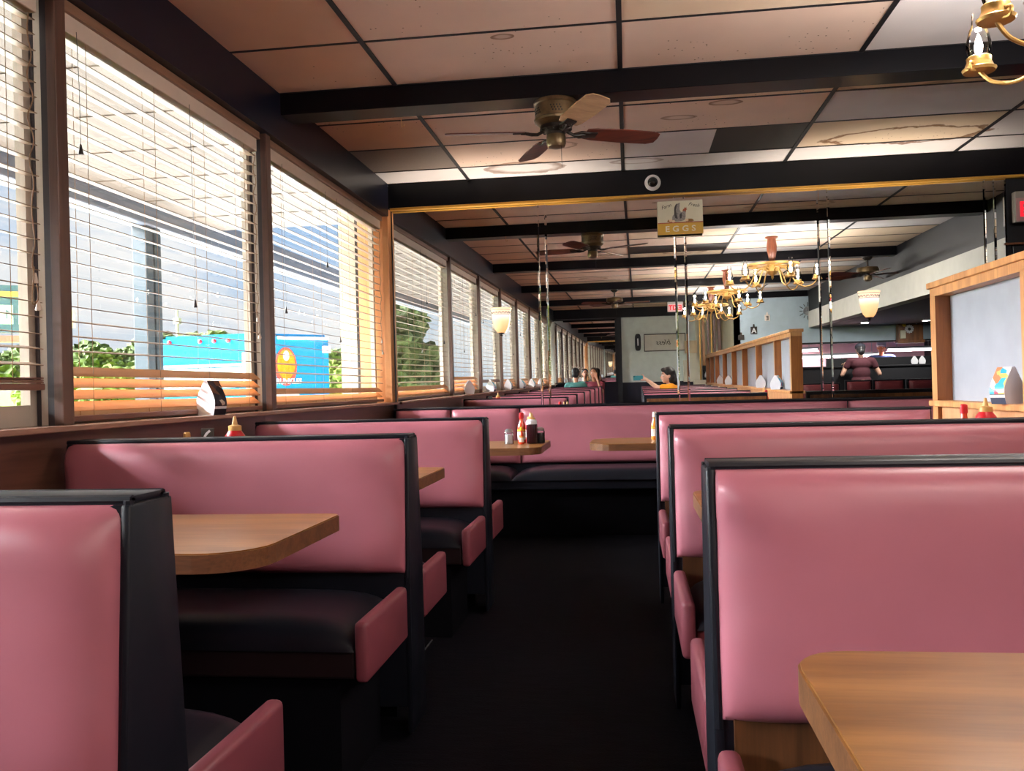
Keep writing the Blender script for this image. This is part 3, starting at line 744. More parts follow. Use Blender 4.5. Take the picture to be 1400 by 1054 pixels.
# ------------------------------------------------------------------ chandeliers
BULBS = []
def chandelier_proto():
    t = bpy.data.objects.new('chandelier', None); COL.objects.link(t)       # origin at the ceiling
    bm = NB(); lathe(bm, [(.075, 0), (.075, -.012), (.05, -.03), (.055, -.07), (.06, -.12), (.058, -.16), (.045, -.22), (.035, -.27), (.035, -.30)], 24); finish('turned_stem', bm, MT['stem'], t, smooth=True)
    bm = NB(); lathe(bm, [(.285, -.318), (.31, -.322), (.312, -.345), (.30, -.352), (.27, -.35), (.268, -.335), (.285, -.318)], 40, cap=False)
    for a in (0, PI/3, 2*PI/3): tube(bm, [(.29*math.cos(a), .29*math.sin(a), -.338), (-.29*math.cos(a), -.29*math.sin(a), -.338)], .008, 8)
    finish('ring', bm, MT['brass'], t, smooth=True)
    bm = NB(); lathe(bm, [(.03, -.29), (.04, -.35), (.065, -.38), (.07, -.41), (.05, -.44), (.02, -.455), (.012, -.47), (.016, -.48), (.0, -.51)], 20); finish('hub', bm, MT['brass'], t, smooth=True)
    for k in range(6):
        a = math.radians(15+60*k); c, s = math.cos(a), math.sin(a); rr = .50
        P = [(.05, -.40), (.13, -.375), (.20, -.44), (.27, -.56), (.36, -.61), (.45, -.59), (rr, -.535)]
        bm = NB(); tube(bm, spline([(r*c, r*s, z) for r, z in P], 7), .0075, 8); arm = finish('arm', bm, MT['brass'], t, smooth=True)
        cc = (rr*c, rr*s, -.53)
        bm = NB(); lathe(bm, [(.012, -.012), (.055, -.008), (.060, .002), (.050, .010), (.042, .030), (.043, .044), (.036, .05), (.02, .05)], 20, cc)
        tube(bm, spline([(cc[0]-s*.03, cc[1]+c*.03, cc[2]-.006), (cc[0]-s*.065, cc[1]+c*.065, cc[2]-.012), (cc[0]-s*.07, cc[1]+c*.07, cc[2]+.012), (cc[0]-s*.04, cc[1]+c*.04, cc[2]+.02)], 5), .006, 8)
        finish('lamp_cup', bm, MT['brass'], arm, smooth=True)
        bm = NB(); lathe(bm, [(.034, .05), (.042, .075), (.043, .10), (.034, .14), (.023, .165), (.021, .215), (.0225, .22)], 20, cc, cap=False); finish('glass_chimney', bm, MT['chimney'], arm, smooth=True)
        bm = NB(); lathe(bm, [(.007, .05), (.013, .07), (.015, .088), (.010, .112), (.003, .132), (0, .135)], 12, cc); finish('bulb', bm, MT['bulb'], arm, smooth=True)
        BULBS.append((cc[0], cc[1], cc[2]+.155))
    return t
CH = [(1.68, 3.12), (1.47, -.10), (1.45, -2.75)]
ch = chandelier_proto()
for k, ((x, y), lab) in enumerate(zip(CH, ('brass chandelier with glass lamp chimneys, entering at the top right corner', 'brass chandelier behind the photographer, second in the row in the mirror', 'brass chandelier farthest down the row in the mirror'))):
    o = ch if k == 0 else dup(ch); o.location = (x, y, ZC); tag(o, lab, 'chandelier', 'brass chandeliers')
for i, (x, y) in enumerate(CH):
    for (a, b, c) in BULBS:
        L = bpy.data.lights.new('bulb_light', 'POINT'); L.energy = P_BULB if 'P_BULB' in globals() else 5; L.color = (1, .95, .90); L.shadow_soft_size = .012
        lo = bpy.data.objects.new('bulb_light', L); COL.objects.link(lo); lo.location = (x+a, y+b, ZC+c)

# ------------------------------------------------------------------ amber sconces on the mirrors
t = NT('amber shade'); e = t.n('ShaderNodeEmission'); sep = t.n('ShaderNodeSeparateXYZ'); t.l(t.coord(), sep.inputs[0])
t.l(t.ramp(sep.outputs[2], [(.0, lin(222, 160, 98)), (.095, lin(240, 190, 140)), (.14, lin(255, 240, 225)), (.15, lin(244, 216, 196)), (.21, lin(250, 206, 160))]), e.inputs[0]); e.inputs[1].default_value = .5
b = t.n('ShaderNodeBsdfPrincipled'); b.inputs['Base Color'].default_value = lin(230, 190, 150); b.inputs['Roughness'].default_value = .25
ad = t.n('ShaderNodeAddShader'); t.l(e.outputs[0], ad.inputs[0]); t.l(b.outputs[0], ad.inputs[1]); t.l(ad.outputs[0], t.out.inputs[0]); MT['amber'] = t.m
for k, (x, z, lab) in enumerate([(-.993, .44, 'amber glass half-bowl sconce on the mirror panel nearest the windows'), (1.815, .462, 'amber glass half-bowl sconce on the mirror panel above the serving counter reflection')]):
    s = thing('wall_sconce', lab, 'wall lamp', (x, YM-.006, R(z)), group='amber sconces on the mirrors')
    pr_ = [(.012, .0), (.030, .006), (.048, .03), (.062, .07), (.070, .115), (.074, .15), (.079, .185), (.083, .20), (.080, .203)]
    bm = NB(); lathe(bm, pr_, 24, a0=PI, a1=2*PI, cap=False); finish('glass_shade', bm, MT['amber'], s, smooth=True)
    bm = NB()
    for q in range(9):
        a = PI+PI*(q+.5)/9
        pts = [(.0757*math.cos(a+d), .0757*math.sin(a+d), zz) for d, zz in ((-.14, .155), (-.07, .178), (0, .160), (.06, .175), (.14, .156))]
        tube(bm, spline(pts, 4), .0018, 5)
    for zz, r in ((.150, .0752), (.186, .0802)): tube(bm, [(r*math.cos(PI+PI*q/20), r*math.sin(PI+PI*q/20), zz) for q in range(21)], .0014, 5)
    finish('scroll_band', bm, MT['bronzedark'], s)
    bm = NB(); lathe(bm, [(.0, -.022), (.007, -.02), (.010, -.014), (.006, -.008), (.022, .0), (.026, .006), (.01, .01)], 14, (0, -.004, 0), a0=PI, a1=2*PI); finish('finial', bm, MT['bronzedark'], s, smooth=True)
    L = bpy.data.lights.new('sconce_light', 'POINT'); L.energy = 26; L.color = (1, .86, .72); L.shadow_soft_size = .02
    lo = bpy.data.objects.new('sconce_light', L); COL.objects.link(lo); lo.location = (x, YM-.035, R(z)+.13)

# ------------------------------------------------------------------ signs and wall hardware
e = thing('egg_sign', 'cream and mustard tin sign with a grey hen reading Farm Fresh Eggs', 'sign', (.428, 6.872, R(1.283)), rot=(0, 0, 0))
bm = NB(); box(bm, -.172, .172, -.003, .003, -.130, .130, bev=.002); finish('sign_plate', bm, MT['cream'], e)
bm = NB(); box(bm, -.172, .172, -.0042, -.003, -.130, -.040); finish('yellow_band', bm, MT['yellow'], e)
bm = NB(); box(bm, -.172, .172, -.0052, -.003, -.043, -.036); finish('red_stripe', bm, MT['redline'], e)
RX = (PI/2, 0, 0)
text_obj('lettering_farm', 'Farm', .038, MT['ink'], e, (-.105, -.0035, .088), (PI/2, -.28, 0), .0008, .35)
text_obj('lettering_fresh', 'Fresh', .038, MT['ink'], e, (.105, -.0035, .092), (PI/2, .22, 0), .0008, .35)
text_obj('lettering_eggs', 'E G G S', .062, MT['offwhite'], e, (0, -.0048, -.088), RX, .0008, 0, 1.15, bold=.001)
def relief(bm, pts, y, th=.0012): prism(bm, pts, 'Y', y-th, y)
bm = NB(); relief(bm, [(p.x, p.z) for p in spline([(-.062, 0, -.02), (-.058, 0, .01), (-.045, 0, .03), (-.04, 0, .07), (-.025, 0, .10), (.0, 0, .112), (-.004, 0, .07), (.004, 0, .045), (.02, 0, .042), (.028, 0, .055), (.04, 0, .05), (.042, 0, .02), (.038, 0, -.01), (.02, 0, -.026), (-.03, 0, -.03)], 4)], -.0031)
hn = finish('hen_body', bm, MT['hen'], e)
bm = NB(); relief(bm, [(p.x, p.z) for p in spline([(-.045, 0, .03), (-.042, 0, .08), (-.022, 0, .108), (-.03, 0, .06), (-.025, 0, .02), (-.02, 0, -.01), (-.04, 0, .0)], 4)], -.0044)
relief(bm, [(p.x, p.z) for p in spline([(-.005, 0, .02), (.01, 0, .035), (.012, 0, .0), (-.0, 0, -.01)], 4)], -.0044); finish('hen_wing', bm, MT['hendark'], hn)
bm = NB(); relief(bm, [(.018, .045), (.024, .065), (.03, .062), (.036, .078), (.044, .07), (.05, .08), (.048, .066), (.056, .06), (.046, .055), (.044, .036), (.034, .05)], -.0044); finish('hen_head', bm, MT['comb'], hn)
bm = NB()
for (x, z) in ((-.072, -.022), (-.052, -.028), (.05, -.022)): relief(bm, [(x+.013*math.cos(a*PI/5), z+.010*math.sin(a*PI/5)) for a in range(10)], -.0046)
finish('painted_eggs', bm, MT['egg'], e)
bm = NB(); relief(bm, [(-.1, -.03), (-.09, -.012), (-.08, -.028), (-.02, -.034), (.04, -.034), (.06, -.012), (.09, -.014), (.105, -.028), (.09, -.035), (-.08, -.036)], -.0036); finish('painted_straw', bm, MT['straw'], e)
# dome camera on the fascia
d = thing('dome_camera', 'round white dome camera on the black fascia above the mirrors', 'camera', (.226, 6.885, R(1.563)), rot=(PI/2, 0, 0))
bm = NB(); lathe(bm, [(.05, 0), (.062, .008), (.060, .022), (.046, .034), (.040, .034)], 32); finish('ring', bm, MT['whiteplastic'], d, smooth=True)
bm = NB(); lathe(bm, [(.040, .030), (.036, .046), (.024, .058), (.0, .064)], 28); finish('dome_cover', bm, MT['dome'], d, smooth=True)
# exit signs
def exit_sign(label, loc, rz):
    s = thing('exit_sign', label, 'exit sign', loc, rz, 'exit signs')
    bm = NB(); box(bm, -.155, .155, -.03, .03, -.10, .10, bev=.006); finish('housing', bm, MT['greyhousing'], s)
    bm = NB(); box(bm, -.150, .150, -.0325, -.028, -.095, .055); finish('face_plate', bm, MT['label'] if 0 else plain('exit face', lin(190, 150, 150), .4), s)
    text_obj('lettering', 'EXIT', .135, MT['exitred'], s, (0, -.0335, -.022), RX, .002, 0, .95, bold=.003)
    bm = NB(); lathe(bm, [(.05, .115), (.05, .10), (.02, .098)], 16); finish('canopy', bm, MT['blackmatte'], s, smooth=True)
    return s
exit_sign('red lit exit sign in a grey housing at the right picture edge', (2.99, 6.83, R(1.225)), 0).scale = (1.12, 1.0, 1.12)
exit_sign('red lit exit sign hung from the rear beam, reading backwards in the mirror', (.85, -4.15, R(1.44)), PI)
# hook under the beam
bm = NB(); tube(bm, spline([(-1.24, 4.86, R(1.553)), (-1.24, 4.862, R(1.51)), (-1.235, 4.864, R(1.50)), (-1.225, 4.862, R(1.505)), (-1.222, 4.862, R(1.515))], 5), .0018, 6)
tag(finish('ceiling_hook', bm, MT['tan'], smooth=True), 'small wire hook hanging from the black ceiling beam', 'hook')

# back wall things
b = thing('wall_sign', 'long cream framed sign reading bless on the far back wall', 'sign', (.71, YB+.02, R(.835)), PI)
bm = NB(); box(bm, -.47, .47, -.015, .0, -.19, .19, bev=.003); finish('board', bm, plain('cream sign board', lin(206, 200, 186), .6), b)
bm = NB()
for a in ((-.48, .48, .185, .205), (-.48, .48, -.205, -.185), (-.48, -.462, -.2, .2), (.462, .48, -.2, .2)): box(bm, a[0], a[1], -.022, .005, a[2], a[3])
finish('sign_frame', bm, MT['ink'], b)
text_obj('lettering', 'bless', .17, MT['ink'], b, (0.02, -.017, .0), RX, .001, .35)
b = thing('wall_plaque', 'tall black rounded plaque beside the bless sign', 'plaque', (.09, YB+.002, R(.855)), PI)
bm = NB(); prism(bm, [(.075*max(-1, min(1, math.cos(a)*1.6)) if 0 else .07*math.copysign(abs(math.cos(a))**.5, math.cos(a)), .20*math.copysign(abs(math.sin(a))**.6, math.sin(a))) for a in [2*PI*k/32 for k in range(32)]], 'Y', -.02, 0); finish('board', bm, MT['blackmatte'], b)
bm = NB(); box(bm, -.012, .012, -.024, -.018, -.08, .09, bev=.004); finish('white_mark', bm, MT['white'], b)
b = thing('paper_box', 'tan cardboard box by the back counter', 'box', (1.30, YB+.12, R(.0)))
bm = NB(); box(bm, -.18, .18, -.1, .1, -.10, .40); finish('cabinet_stand', bm, MT['creamwall'], b)
bm = NB(); box(bm, -.14, .14, -.09, .09, .56, .85, bev=.004); finish('box_body', bm, plain('tan card', lin(206, 184, 150), .7), b)
bm = NB(); box(bm, -.10, .10, -.05, .05, .40, .56); finish('shelf_bracket', bm, MT['creamwall'], b)
WP = 'wooden posts by the back counter'
pp = None
for k, (x, w_, m) in enumerate([(1.50, .03, 'gold'), (1.58, .06, 'dividerwood'), (1.68, .05, 'stem'), (1.76, .03, 'gold'), (1.83, .05, 'stem'), (1.93, .07, 'stem')]):
    bm = NB(); box(bm, x-w_/2, x+w_/2, -6.75, -6.75+w_, 0, R(1.45), bev=.004)
    tag(finish('wooden_post', bm, MT[m]), ['gilded thin post at the outer side of the row by the back wall', 'pale oak post second in the row by the back wall', 'reddish post third in the row by the back wall', 'gilded thin post between the reddish posts', 'reddish post fifth in the row by the back wall', 'widest reddish post at the divider end of the row'][k], 'post', WP)
b = thing('coffee_maker', 'black coffee maker with a white pot at the back wall', 'coffee maker', (1.62, -6.45, 0))
bm = NB(); box(bm, -.3, .3, -.2, .25, 0, R(-.06)); finish('stand', bm, MT['creamwall'], b)
bm = NB(); box(bm, -.09, .09, -.12, .12, R(-.06), R(-.02), bev=.006); box(bm, -.09, .09, -.12, -.03, R(-.02), R(.22), bev=.006); box(bm, -.09, .09, -.12, .12, R(.16), R(.26), bev=.01); finish('body', bm, MT['blackmatte'], b)
bm = NB(); lathe(bm, [(.04, R(-.018)), (.06, R(.0)), (.055, R(.06)), (.04, R(.10)), (.045, R(.12))], 16, (0, .05, 0)); finish('pot', bm, MT['white'], b, smooth=True)
for k, (x, z) in enumerate([(2.14, 1.02), (2.06, 1.15)]):
    b = thing('picture_frame', ['small dark framed picture on the passage wall, the lower one', 'small dark framed picture on the passage wall, the upper one'][k], 'picture', (x, YB+.01, R(z)), PI, 'pictures by the passage')
    bm = NB(); box(bm, -.05, .05, -.02, 0, -.2 if k == 0 else -.1, .2 if k == 0 else .1); finish('frame', bm, MT['ink'], b)
    bm = NB(); box(bm, -.036, .036, -.023, -.015, -.17 if k == 0 else -.08, .17 if k == 0 else .08); finish('print', bm, MT['greyhousing'], b)
# blue wall decorations
yw = yb+.004
c = thing('sun_clock', 'round metal sunburst clock on the blue wall', 'clock', (3.43, yw, R(1.262)), PI)
bm = NB(); lathe(bm, [(.085, 0), (.09, .01), (.085, .025), (.075, .02), (0, .018)], 28); xform(bm, Matrix.Rotation(PI/2, 4, 'X')); finish('dial', bm, MT['steel'], c, smooth=True)
bm = NB()
for k in range(12):
    b2 = NB(); box(b2, -.006, .006, -.015, -.003, .10, .155 if k % 2 else .175, bev=.002); xform(b2, Matrix.Rotation(2*PI*k/12, 4, 'Y')); merge(bm, b2)
lathe(bm, [(.09, .006), (.104, .008), (.104, .016), (.09, .018)], 28, cap=False) if 0 else None
finish('ray', bm, MT['ink'], c)
bm = NB(); box(bm, -.004, .004, -.024, -.02, 0, .05); box(bm, 0, .06, -.024, -.02, -.003, .003); finish('hand', bm, MT['ink'], c)
def letter_board(name, label, x, z, ch_, m, tm, h=.15, w=.125):
    b = thing(name, label, 'wall decoration', (x, yw, R(z)), PI)
    bm = NB(); box(bm, -w/2, w/2, -.015, 0, -h/2, h/2, bev=.004); prism(bm, [(-.02, h/2-.005), (-.014, h/2+.05), (.014, h/2+.05), (.02, h/2-.005)], 'Y', -.013, -.002)
    finish('board', bm, m, b)
    if ch_: text_obj('lettering', ch_, h*.95, tm, b, (0, -.017, -.01), RX, .001, 0, 1, bold=.002)
letter_board('letter_plaque', 'dark bottle-shaped plaque with a white letter A on the blue wall', 2.385, .912, 'A', MT['ink'], MT['white'])
letter_board('letter_plaque', 'pale plaque with a dark letter E on the blue wall', 2.65, 1.155, 'E', MT['label'], MT['ink'], .12, .10)
letter_board('cutting_board', 'small dark handled board at the edge of the blue wall', 2.135, .78, '', MT['ink'], MT['white'], .10, .12)
c = thing('cuckoo_clock', 'brown wooden wall cabinet with daisy wheels and a white figure above the counter', 'clock', (5.31, yw, R(.93)), PI)
bm = NB(); box(bm, -.23, .23, -.16, 0, -.33, .35, bev=.01); box(bm, -.25, .25, -.2, 0, -.37, -.31, bev=.01); finish('cabinet', bm, MT['brownwood'], c)
for (x, z, r) in ((-.10, .12, .13), (.03, -.10, .085)):
    bm = NB()
    for k in range(12):
        b2 = NB(); prism(b2, [(-.006, .03), (-.022*r/.13, r*.85), (0, r), (.022*r/.13, r*.85), (.006, .03)], 'Y', -.185, -.165); xform(b2, Matrix.Translation((x, 0, z)) @ Matrix.Rotation(2*PI*k/12, 4, 'Y')); merge(bm, b2)
    w_ = finish('daisy_wheel', bm, MT['white'], c)
    bm = NB(); b2 = NB(); lathe(b2, [(.028, 0), (.028, .02), (0, .022)], 16); xform(b2, Matrix.Translation((x, -.165, z)) @ Matrix.Rotation(PI/2, 4, 'X')); merge(bm, b2); finish('wheel_centre', bm, MT['ink'], w_)
bm = NB(); lathe(bm, [(.05, -.02), (.045, .03), (.02, .08), (.035, .12), (.03, .16), (.0, .18)], 14, (.13, -.2, .05)); finish('white_figure', bm, MT['white'], c, smooth=True)
bm = NB(); sphere(bm, (.13, -.2, -.02), .035, 12, 8); finish('yellow_ball', bm, MT['yellowplastic'], c, smooth=True)
bm = NB(); box(bm, .10, .2, -.2, -.16, -.28, -.12, bev=.01); finish('paper_note', bm, MT['cream'], c)
# serving counter and kitchen lights
c = thing('serving_counter', 'long black serving counter under the blue wall', 'counter', (0, 0, 0))
bm = NB(); box(bm, 2.35, XE-.06, -4.06, -3.62, 0, R(.12), bev=.005); finish('counter_front', bm, MT['blackmatte'], c)
bm = NB(); box(bm, 2.32, XE-.06, -4.3, -3.58, R(.12), R(.15), bev=.006); finish('counter_top', bm, MT['blackmatte'], c)
bm = NB(); box(bm, 3.72, XE-.06, -4.06, -3.98, R(.15), R(.30), bev=.005); finish('back_rail', bm, MT['blackmatte'], c)
for k, (x0, x1, z, y, lab) in enumerate([(2.9, 5.0, .36, -4.9, 'long glowing tube light low in the kitchen opening'), (2.9, 3.9, .52, -5.6, 'glowing tube light high at the rear of the kitchen'), (5.0, 6.0, .45, -4.6, 'short glowing tube light at the far end of the kitchen opening')]):
    b = thing('tube_light', lab, 'lamp', (0, y, R(z)), group='kitchen tube lights')
    bm = NB(); box(bm, x0, x1, -.04, .04, .02, .06); [box(bm, q-.006, q+.006, -.006, .006, .05, ZC-R(z)) for q in (x0+.2, x1-.2)]; finish('fixture', bm, MT['steel'], b)
    bm = NB(); tube(bm, [(x0+.03, 0, 0), (x1-.03, 0, 0)], .02, 10); finish('tube', bm, MT['tube'], b, smooth=True)
    L = bpy.data.lights.new('tube_area', 'AREA'); L.shape = 'RECTANGLE'; L.size = x1-x0; L.size_y = .06; L.energy = 14; L.color = (1, .88, .94)
    lo = bpy.data.objects.new('tube_light_source', L); COL.objects.link(lo); lo.location = ((x0+x1)/2, y, R(z)-.03)
for k, (x, lab) in enumerate([(4.15, 'added round fill light over the counter, the one nearer the divider'), (5.2, 'added round fill light over the counter, the one nearer the far wall')]):  # extra downlights, added to brighten the blue wall and counter area
    b = thing('added_downlight', lab, 'lamp', (x, -2.75, R(.93)), group='added fill lights over the counter')
    bm = NB(); lathe(bm, [(.075, 0), (.085, -.004), (.085, -.010), (.066, -.012), (.062, -.004)], 24); finish('rim', bm, MT['steel'], b, smooth=True)
    bm = NB(); lathe(bm, [(0, -.006), (.062, -.006)], 24, cap=False); finish('lens', bm, MT['tube'], b)
    L = bpy.data.lights.new('counter_fill', 'AREA'); L.shape = 'DISK'; L.size = .12; L.energy = 9; L.color = (1, .95, .9)
    lo = bpy.data.objects.new('counter_fill_source', L); COL.objects.link(lo); lo.location = (x, -2.75, R(.93)-.016)
# dark red benches in front of the counter
cb = None
for k, (x, w_, lab) in enumerate([(2.86, .62, 'dark red bench back in the counter area, closest to the divider'), (3.47, .40, 'dark red bench back in the counter area, second from the divider'), (3.92, .47, 'dark red bench back in the counter area, third from the divider'), (4.42, .47, 'dark red bench back in the counter area, farthest from the divider')]):
    b = thing('counter_bench', lab, 'bench', (x, -.35-.12*(k > 0), 0), group='dark red benches by the counter')
    zt2 = R(-.12)+.03*(k > 0)
    bm = NB(); box(bm, -w_/2, w_/2, -.04, .04, .02, zt2, bev=.006); finish('back_frame', bm, MT['black'], b)
    bm = NB(); cushion(bm, w_-.05, zt2-.52, .06, 14, 10, 8); xform(bm, Matrix.Translation((0, .038, .5)) @ Matrix.Rotation(PI, 4, 'Z')); finish('back_cushion', bm, MT['maroon'], b, smooth=True)
    bm = NB(); box(bm, -w_/2, w_/2, .04, .5, .36, .48, bev=.02); finish('seat_pad', bm, MT['black'], b)
    bm = NB(); box(bm, -w_/2+.04, w_/2-.04, .0, .42, 0, .37); finish('plinth', bm, MT['plinth'], b)
o = bench_proto(1.80, 3.35, 1, sides=(1, 0)); o.location = (0, 4.33, 0); tag(o, 'booth bench with plain wooden rear beyond the room divider', 'booth bench', 'booth benches beyond the divider')

# ------------------------------------------------------------------ condiments
ZE = R(-.345); ZN = ZTAB
def lath(name, prof, m, p, seg=18): bm = NB(); lathe(bm, prof, seg); return finish(name, bm, m, p, smooth=True)
def hot_sauce(label, loc, h=1.0, cap='redplastic', body='redsauce', grp='hot sauce bottles'):
    t = thing('sauce_bottle', label, 'bottle', loc, group=grp)
    s = h
    lath('bottle', [(.020*s, .0), (.023*s, .004*s), (.023*s, .085*s), (.020*s, .10*s), (.011*s, .125*s), (.010*s, .140*s)], MT[body], t)
    lath('cap', [(.0125*s, .138*s), (.0135*s, .142*s), (.0125*s, .168*s), (.008*s, .172*s), (0, .172*s)], MT[cap], t)
    lath('bottle_label', [(.0236*s, .022*s), (.0236*s, .066*s)], MT['label'], t)
    lath('neck_band', [(.0238*s, .070*s), (.0240*s, .078*s)], MT['yellowplastic'], t); return t
def ketchup(label, loc, s=1.0, grp='red ketchup bottles'):
    t = thing('ketchup_bottle', label, 'bottle', loc, group=grp)
    lath('bottle', [(.030*s, 0), (.034*s, .006*s), (.034*s, .10*s), (.033*s, .135*s), (.022*s, .15*s), (.020*s, .155*s)], MT['redplastic'], t)
    lath('nozzle_cap', [(.022*s, .152*s), (.022*s, .168*s), (.010*s, .172*s), (.008*s, .182*s), (.004*s, .20*s), (0, .201*s)], MT['tan'], t)
    lath('bottle_label', [(.0346*s, .035*s), (.0346*s, .085*s)], MT['label'], t); return t
def syrup(label, loc, grp='dark syrup bottles'):
    t = thing('syrup_bottle', label, 'bottle', loc, group=grp)
    lath('bottle', [(.030, 0), (.035, .005), (.036, .11), (.034, .12)], MT['syrup'], t)
    lath('shoulder', [(.034, .12), (.032, .142), (.022, .150)], MT['sugar'], t)
    lath('pump_cap', [(.022, .148), (.022, .160), (.011, .165), (.008, .185), (0, .19)], MT['tan'], t); return t
def shaker(label, loc, fill='sugar', top='steel', grp='glass shakers', s=1.0):
    t = thing('shaker', label, 'shaker', loc, group=grp)
    lath('contents', [(.023*s, .003), (.023*s, .060*s), (0, .061*s)], MT[fill], t)
    lath('glass_body', [(.026*s, 0), (.028*s, .004), (.028*s, .068*s), (.024*s, .076*s)], MT['jar'], t)
    lath('lid', [(.0255*s, .072*s), (.0255*s, .084*s), (.015*s, .094*s), (0, .096*s)], MT[top], t); return t
def tent(label, loc, rz, hue, grp='arched paper table tents', s=1.0):
    """pillow-arched menu tent: white arched ends, printed curved sides"""
    t = thing('table_tent', label, 'table tent', loc, rz, grp)
    n = 9; side = [(.056*s*math.cos(.18+PI/2*.86*k/n)**.7*(1.02 if k else .92), .155*s*(math.sin(PI/2*k/n))**1.0) for k in range(n)]
    side = [(.050*s, 0)]+[((.050+.012*math.sin(PI*min(1, k/5*.62)))*s*(1-(max(0, k-3)/7)**1.6), .155*s*k/n) for k in range(1, n)]+[(.010*s, .155*s)]
    prof = side+[(-x, z) for x, z in side[::-1]]
    bm = NB(); prism(bm, prof, 'Y', -.034*s, .034*s); bm.normal_update()
    finish('tent_card', bm, MT['white'], t)
    pm = hue
    bm = NB(); P = [(x+.0006, z) for x, z in side]
    for sg in (1, -1):
        for k in range(len(P)-1):
            q = [bm.verts.new((sg*x, y, z)) for (x, z), y in ((P[k], -.0335*s), (P[k], .0335*s), (P[k+1], .0335*s), (P[k+1], -.0335*s))]; bm.faces.new(q)
    finish('printed_side', bm, pm, t); return t
def print_mat(name, cols, base, low):
    t = NT(name); t.bsdf(base, .4); v = t.coord()
    vo = t.n('ShaderNodeTexVoronoi'); vo.inputs['Scale'].default_value = 34; t.l(v, vo.inputs['Vector'])
    sp = t.n('ShaderNodeSeparateColor'); t.l(vo.outputs['Color'], sp.inputs[0])
    st = [(i/len(cols), c) for i, c in enumerate(cols)]
    c1 = t.ramp(sp.outputs[0], st); t.m.node_tree.nodes[-1].color_ramp.interpolation = 'CONSTANT'
    sx = t.n('ShaderNodeSeparateXYZ'); t.l(v, sx.inputs[0])
    c2 = t.ramp(sx.outputs[2], [(.0, low), (.022, low), (.024, (.75, .72, .72, 1)), (.036, (.75, .72, .72, 1)), (.038, low)]); nd = t.m.node_tree.nodes[-1]; nd.color_ramp.interpolation = 'CONSTANT'
    lt = t.n('ShaderNodeMath', operation='LESS_THAN'); t.l(sx.outputs[2], lt.inputs[0]); lt.inputs[1].default_value = .042
    mx = t.n('ShaderNodeMix', data_type='RGBA'); t.l(lt.outputs[0], mx.inputs[0]); t.l(c1, mx.inputs[6]); t.l(c2, mx.inputs[7]); t.l(mx.outputs[2], t.b.inputs['Base Color']); return t.m
PD = print_mat('dark food print', [lin(36, 30, 34), lin(120, 84, 60), lin(60, 58, 66), lin(190, 170, 150), lin(44, 40, 48)], (.1, .1, .1, 1), lin(24, 24, 30))
PBl = print_mat('bright food print', [lin(60, 176, 214), lin(238, 226, 214), lin(210, 130, 90), lin(230, 190, 110), lin(206, 90, 110), lin(120, 196, 220)], (.4, .6, .7, 1), lin(52, 58, 80))
tent('white table tent with dark food print standing on the window sill', (-1.882, 3.78, R(-.085)), -.40, PD)
tent('white table tent with bright blue food print on the divider ledge', (1.575, 3.93, R(-.118)), .55, PBl)
PG = 'arched paper table tents'
src = bpy.data.objects['table_tent.001']
for k, (x, y, z, r, lab) in enumerate([(-1.885, 2.2, R(-.085), .3, 'white table tent on the sill by the raised blind'), (-1.885, .6, R(-.085), .2, 'white table tent on the sill beside the photographer'), (-1.885, -.9, R(-.085), .4, 'white table tent on the sill one row behind the photographer'), (-1.885, -2.4, R(-.085), .3, 'white table tent on the sill two rows behind the photographer'), (-1.885, -3.9, R(-.085), .2, 'white table tent on the sill near the back diners'),
                                 (1.585, 2.6, R(-.118), .2, 'white table tent on the divider ledge above the second booth table'), (1.585, -1.3, R(-.118), .3, 'white table tent on the divider ledge one row behind the photographer'), (1.585, -2.9, R(-.118), .1, 'white table tent on the divider ledge near the back posts'),
                                 (5.28, -3.75, R(.15), .2, 'grey table tent on the serving counter, first of two'), (5.42, -3.75, R(.15), .3, 'grey table tent on the serving counter, second of two')]):
    o = dup(src); o.location = (x, y, z); o.rotation_euler = (0, 0, r); o['label'] = lab
# end table cluster
shaker('glass shaker of white sugar with a steel top on the end table', (-.745, 5.41, ZE), s=1.0)
hot_sauce('sauce bottle with a red cap behind the sugar shaker', (-.672, 5.47, ZE), 1.12)
hot_sauce('small sauce bottle with yellow band and red base, beside the sugar shaker', (-.662, 5.37, ZE), .62, 'yellowplastic')
syrup('dark syrup bottle with white shoulder and tan cap on the end table', (-.603, 5.43, ZE))
ketchup('red ketchup bottle half hidden behind the dark syrup bottle', (-.625, 5.56, ZE), .95)
shaker('small pepper shaker at the outer side of the dark syrup bottle', (-.556, 5.47, ZE), 'pepper', 'steel', s=1.05)
hot_sauce('orange sauce bottle with a pale cap, alone at the bench edge', (.158, 5.62, ZE), 1.02, 'label', 'orangesauce')
# divider-side table (third bench)
hot_sauce('sauce bottle with red cap on the divider-side table, poking above the bench', (1.445, 4.05, ZN), 1.2)
ketchup('wide red ketchup bottle on the divider-side table, poking above the bench', (1.455, 3.84, ZN), 1.18)
shaker('pepper shaker beside the ketchup on the divider-side table', (1.475, 3.70, ZN), 'pepper', 'tan')
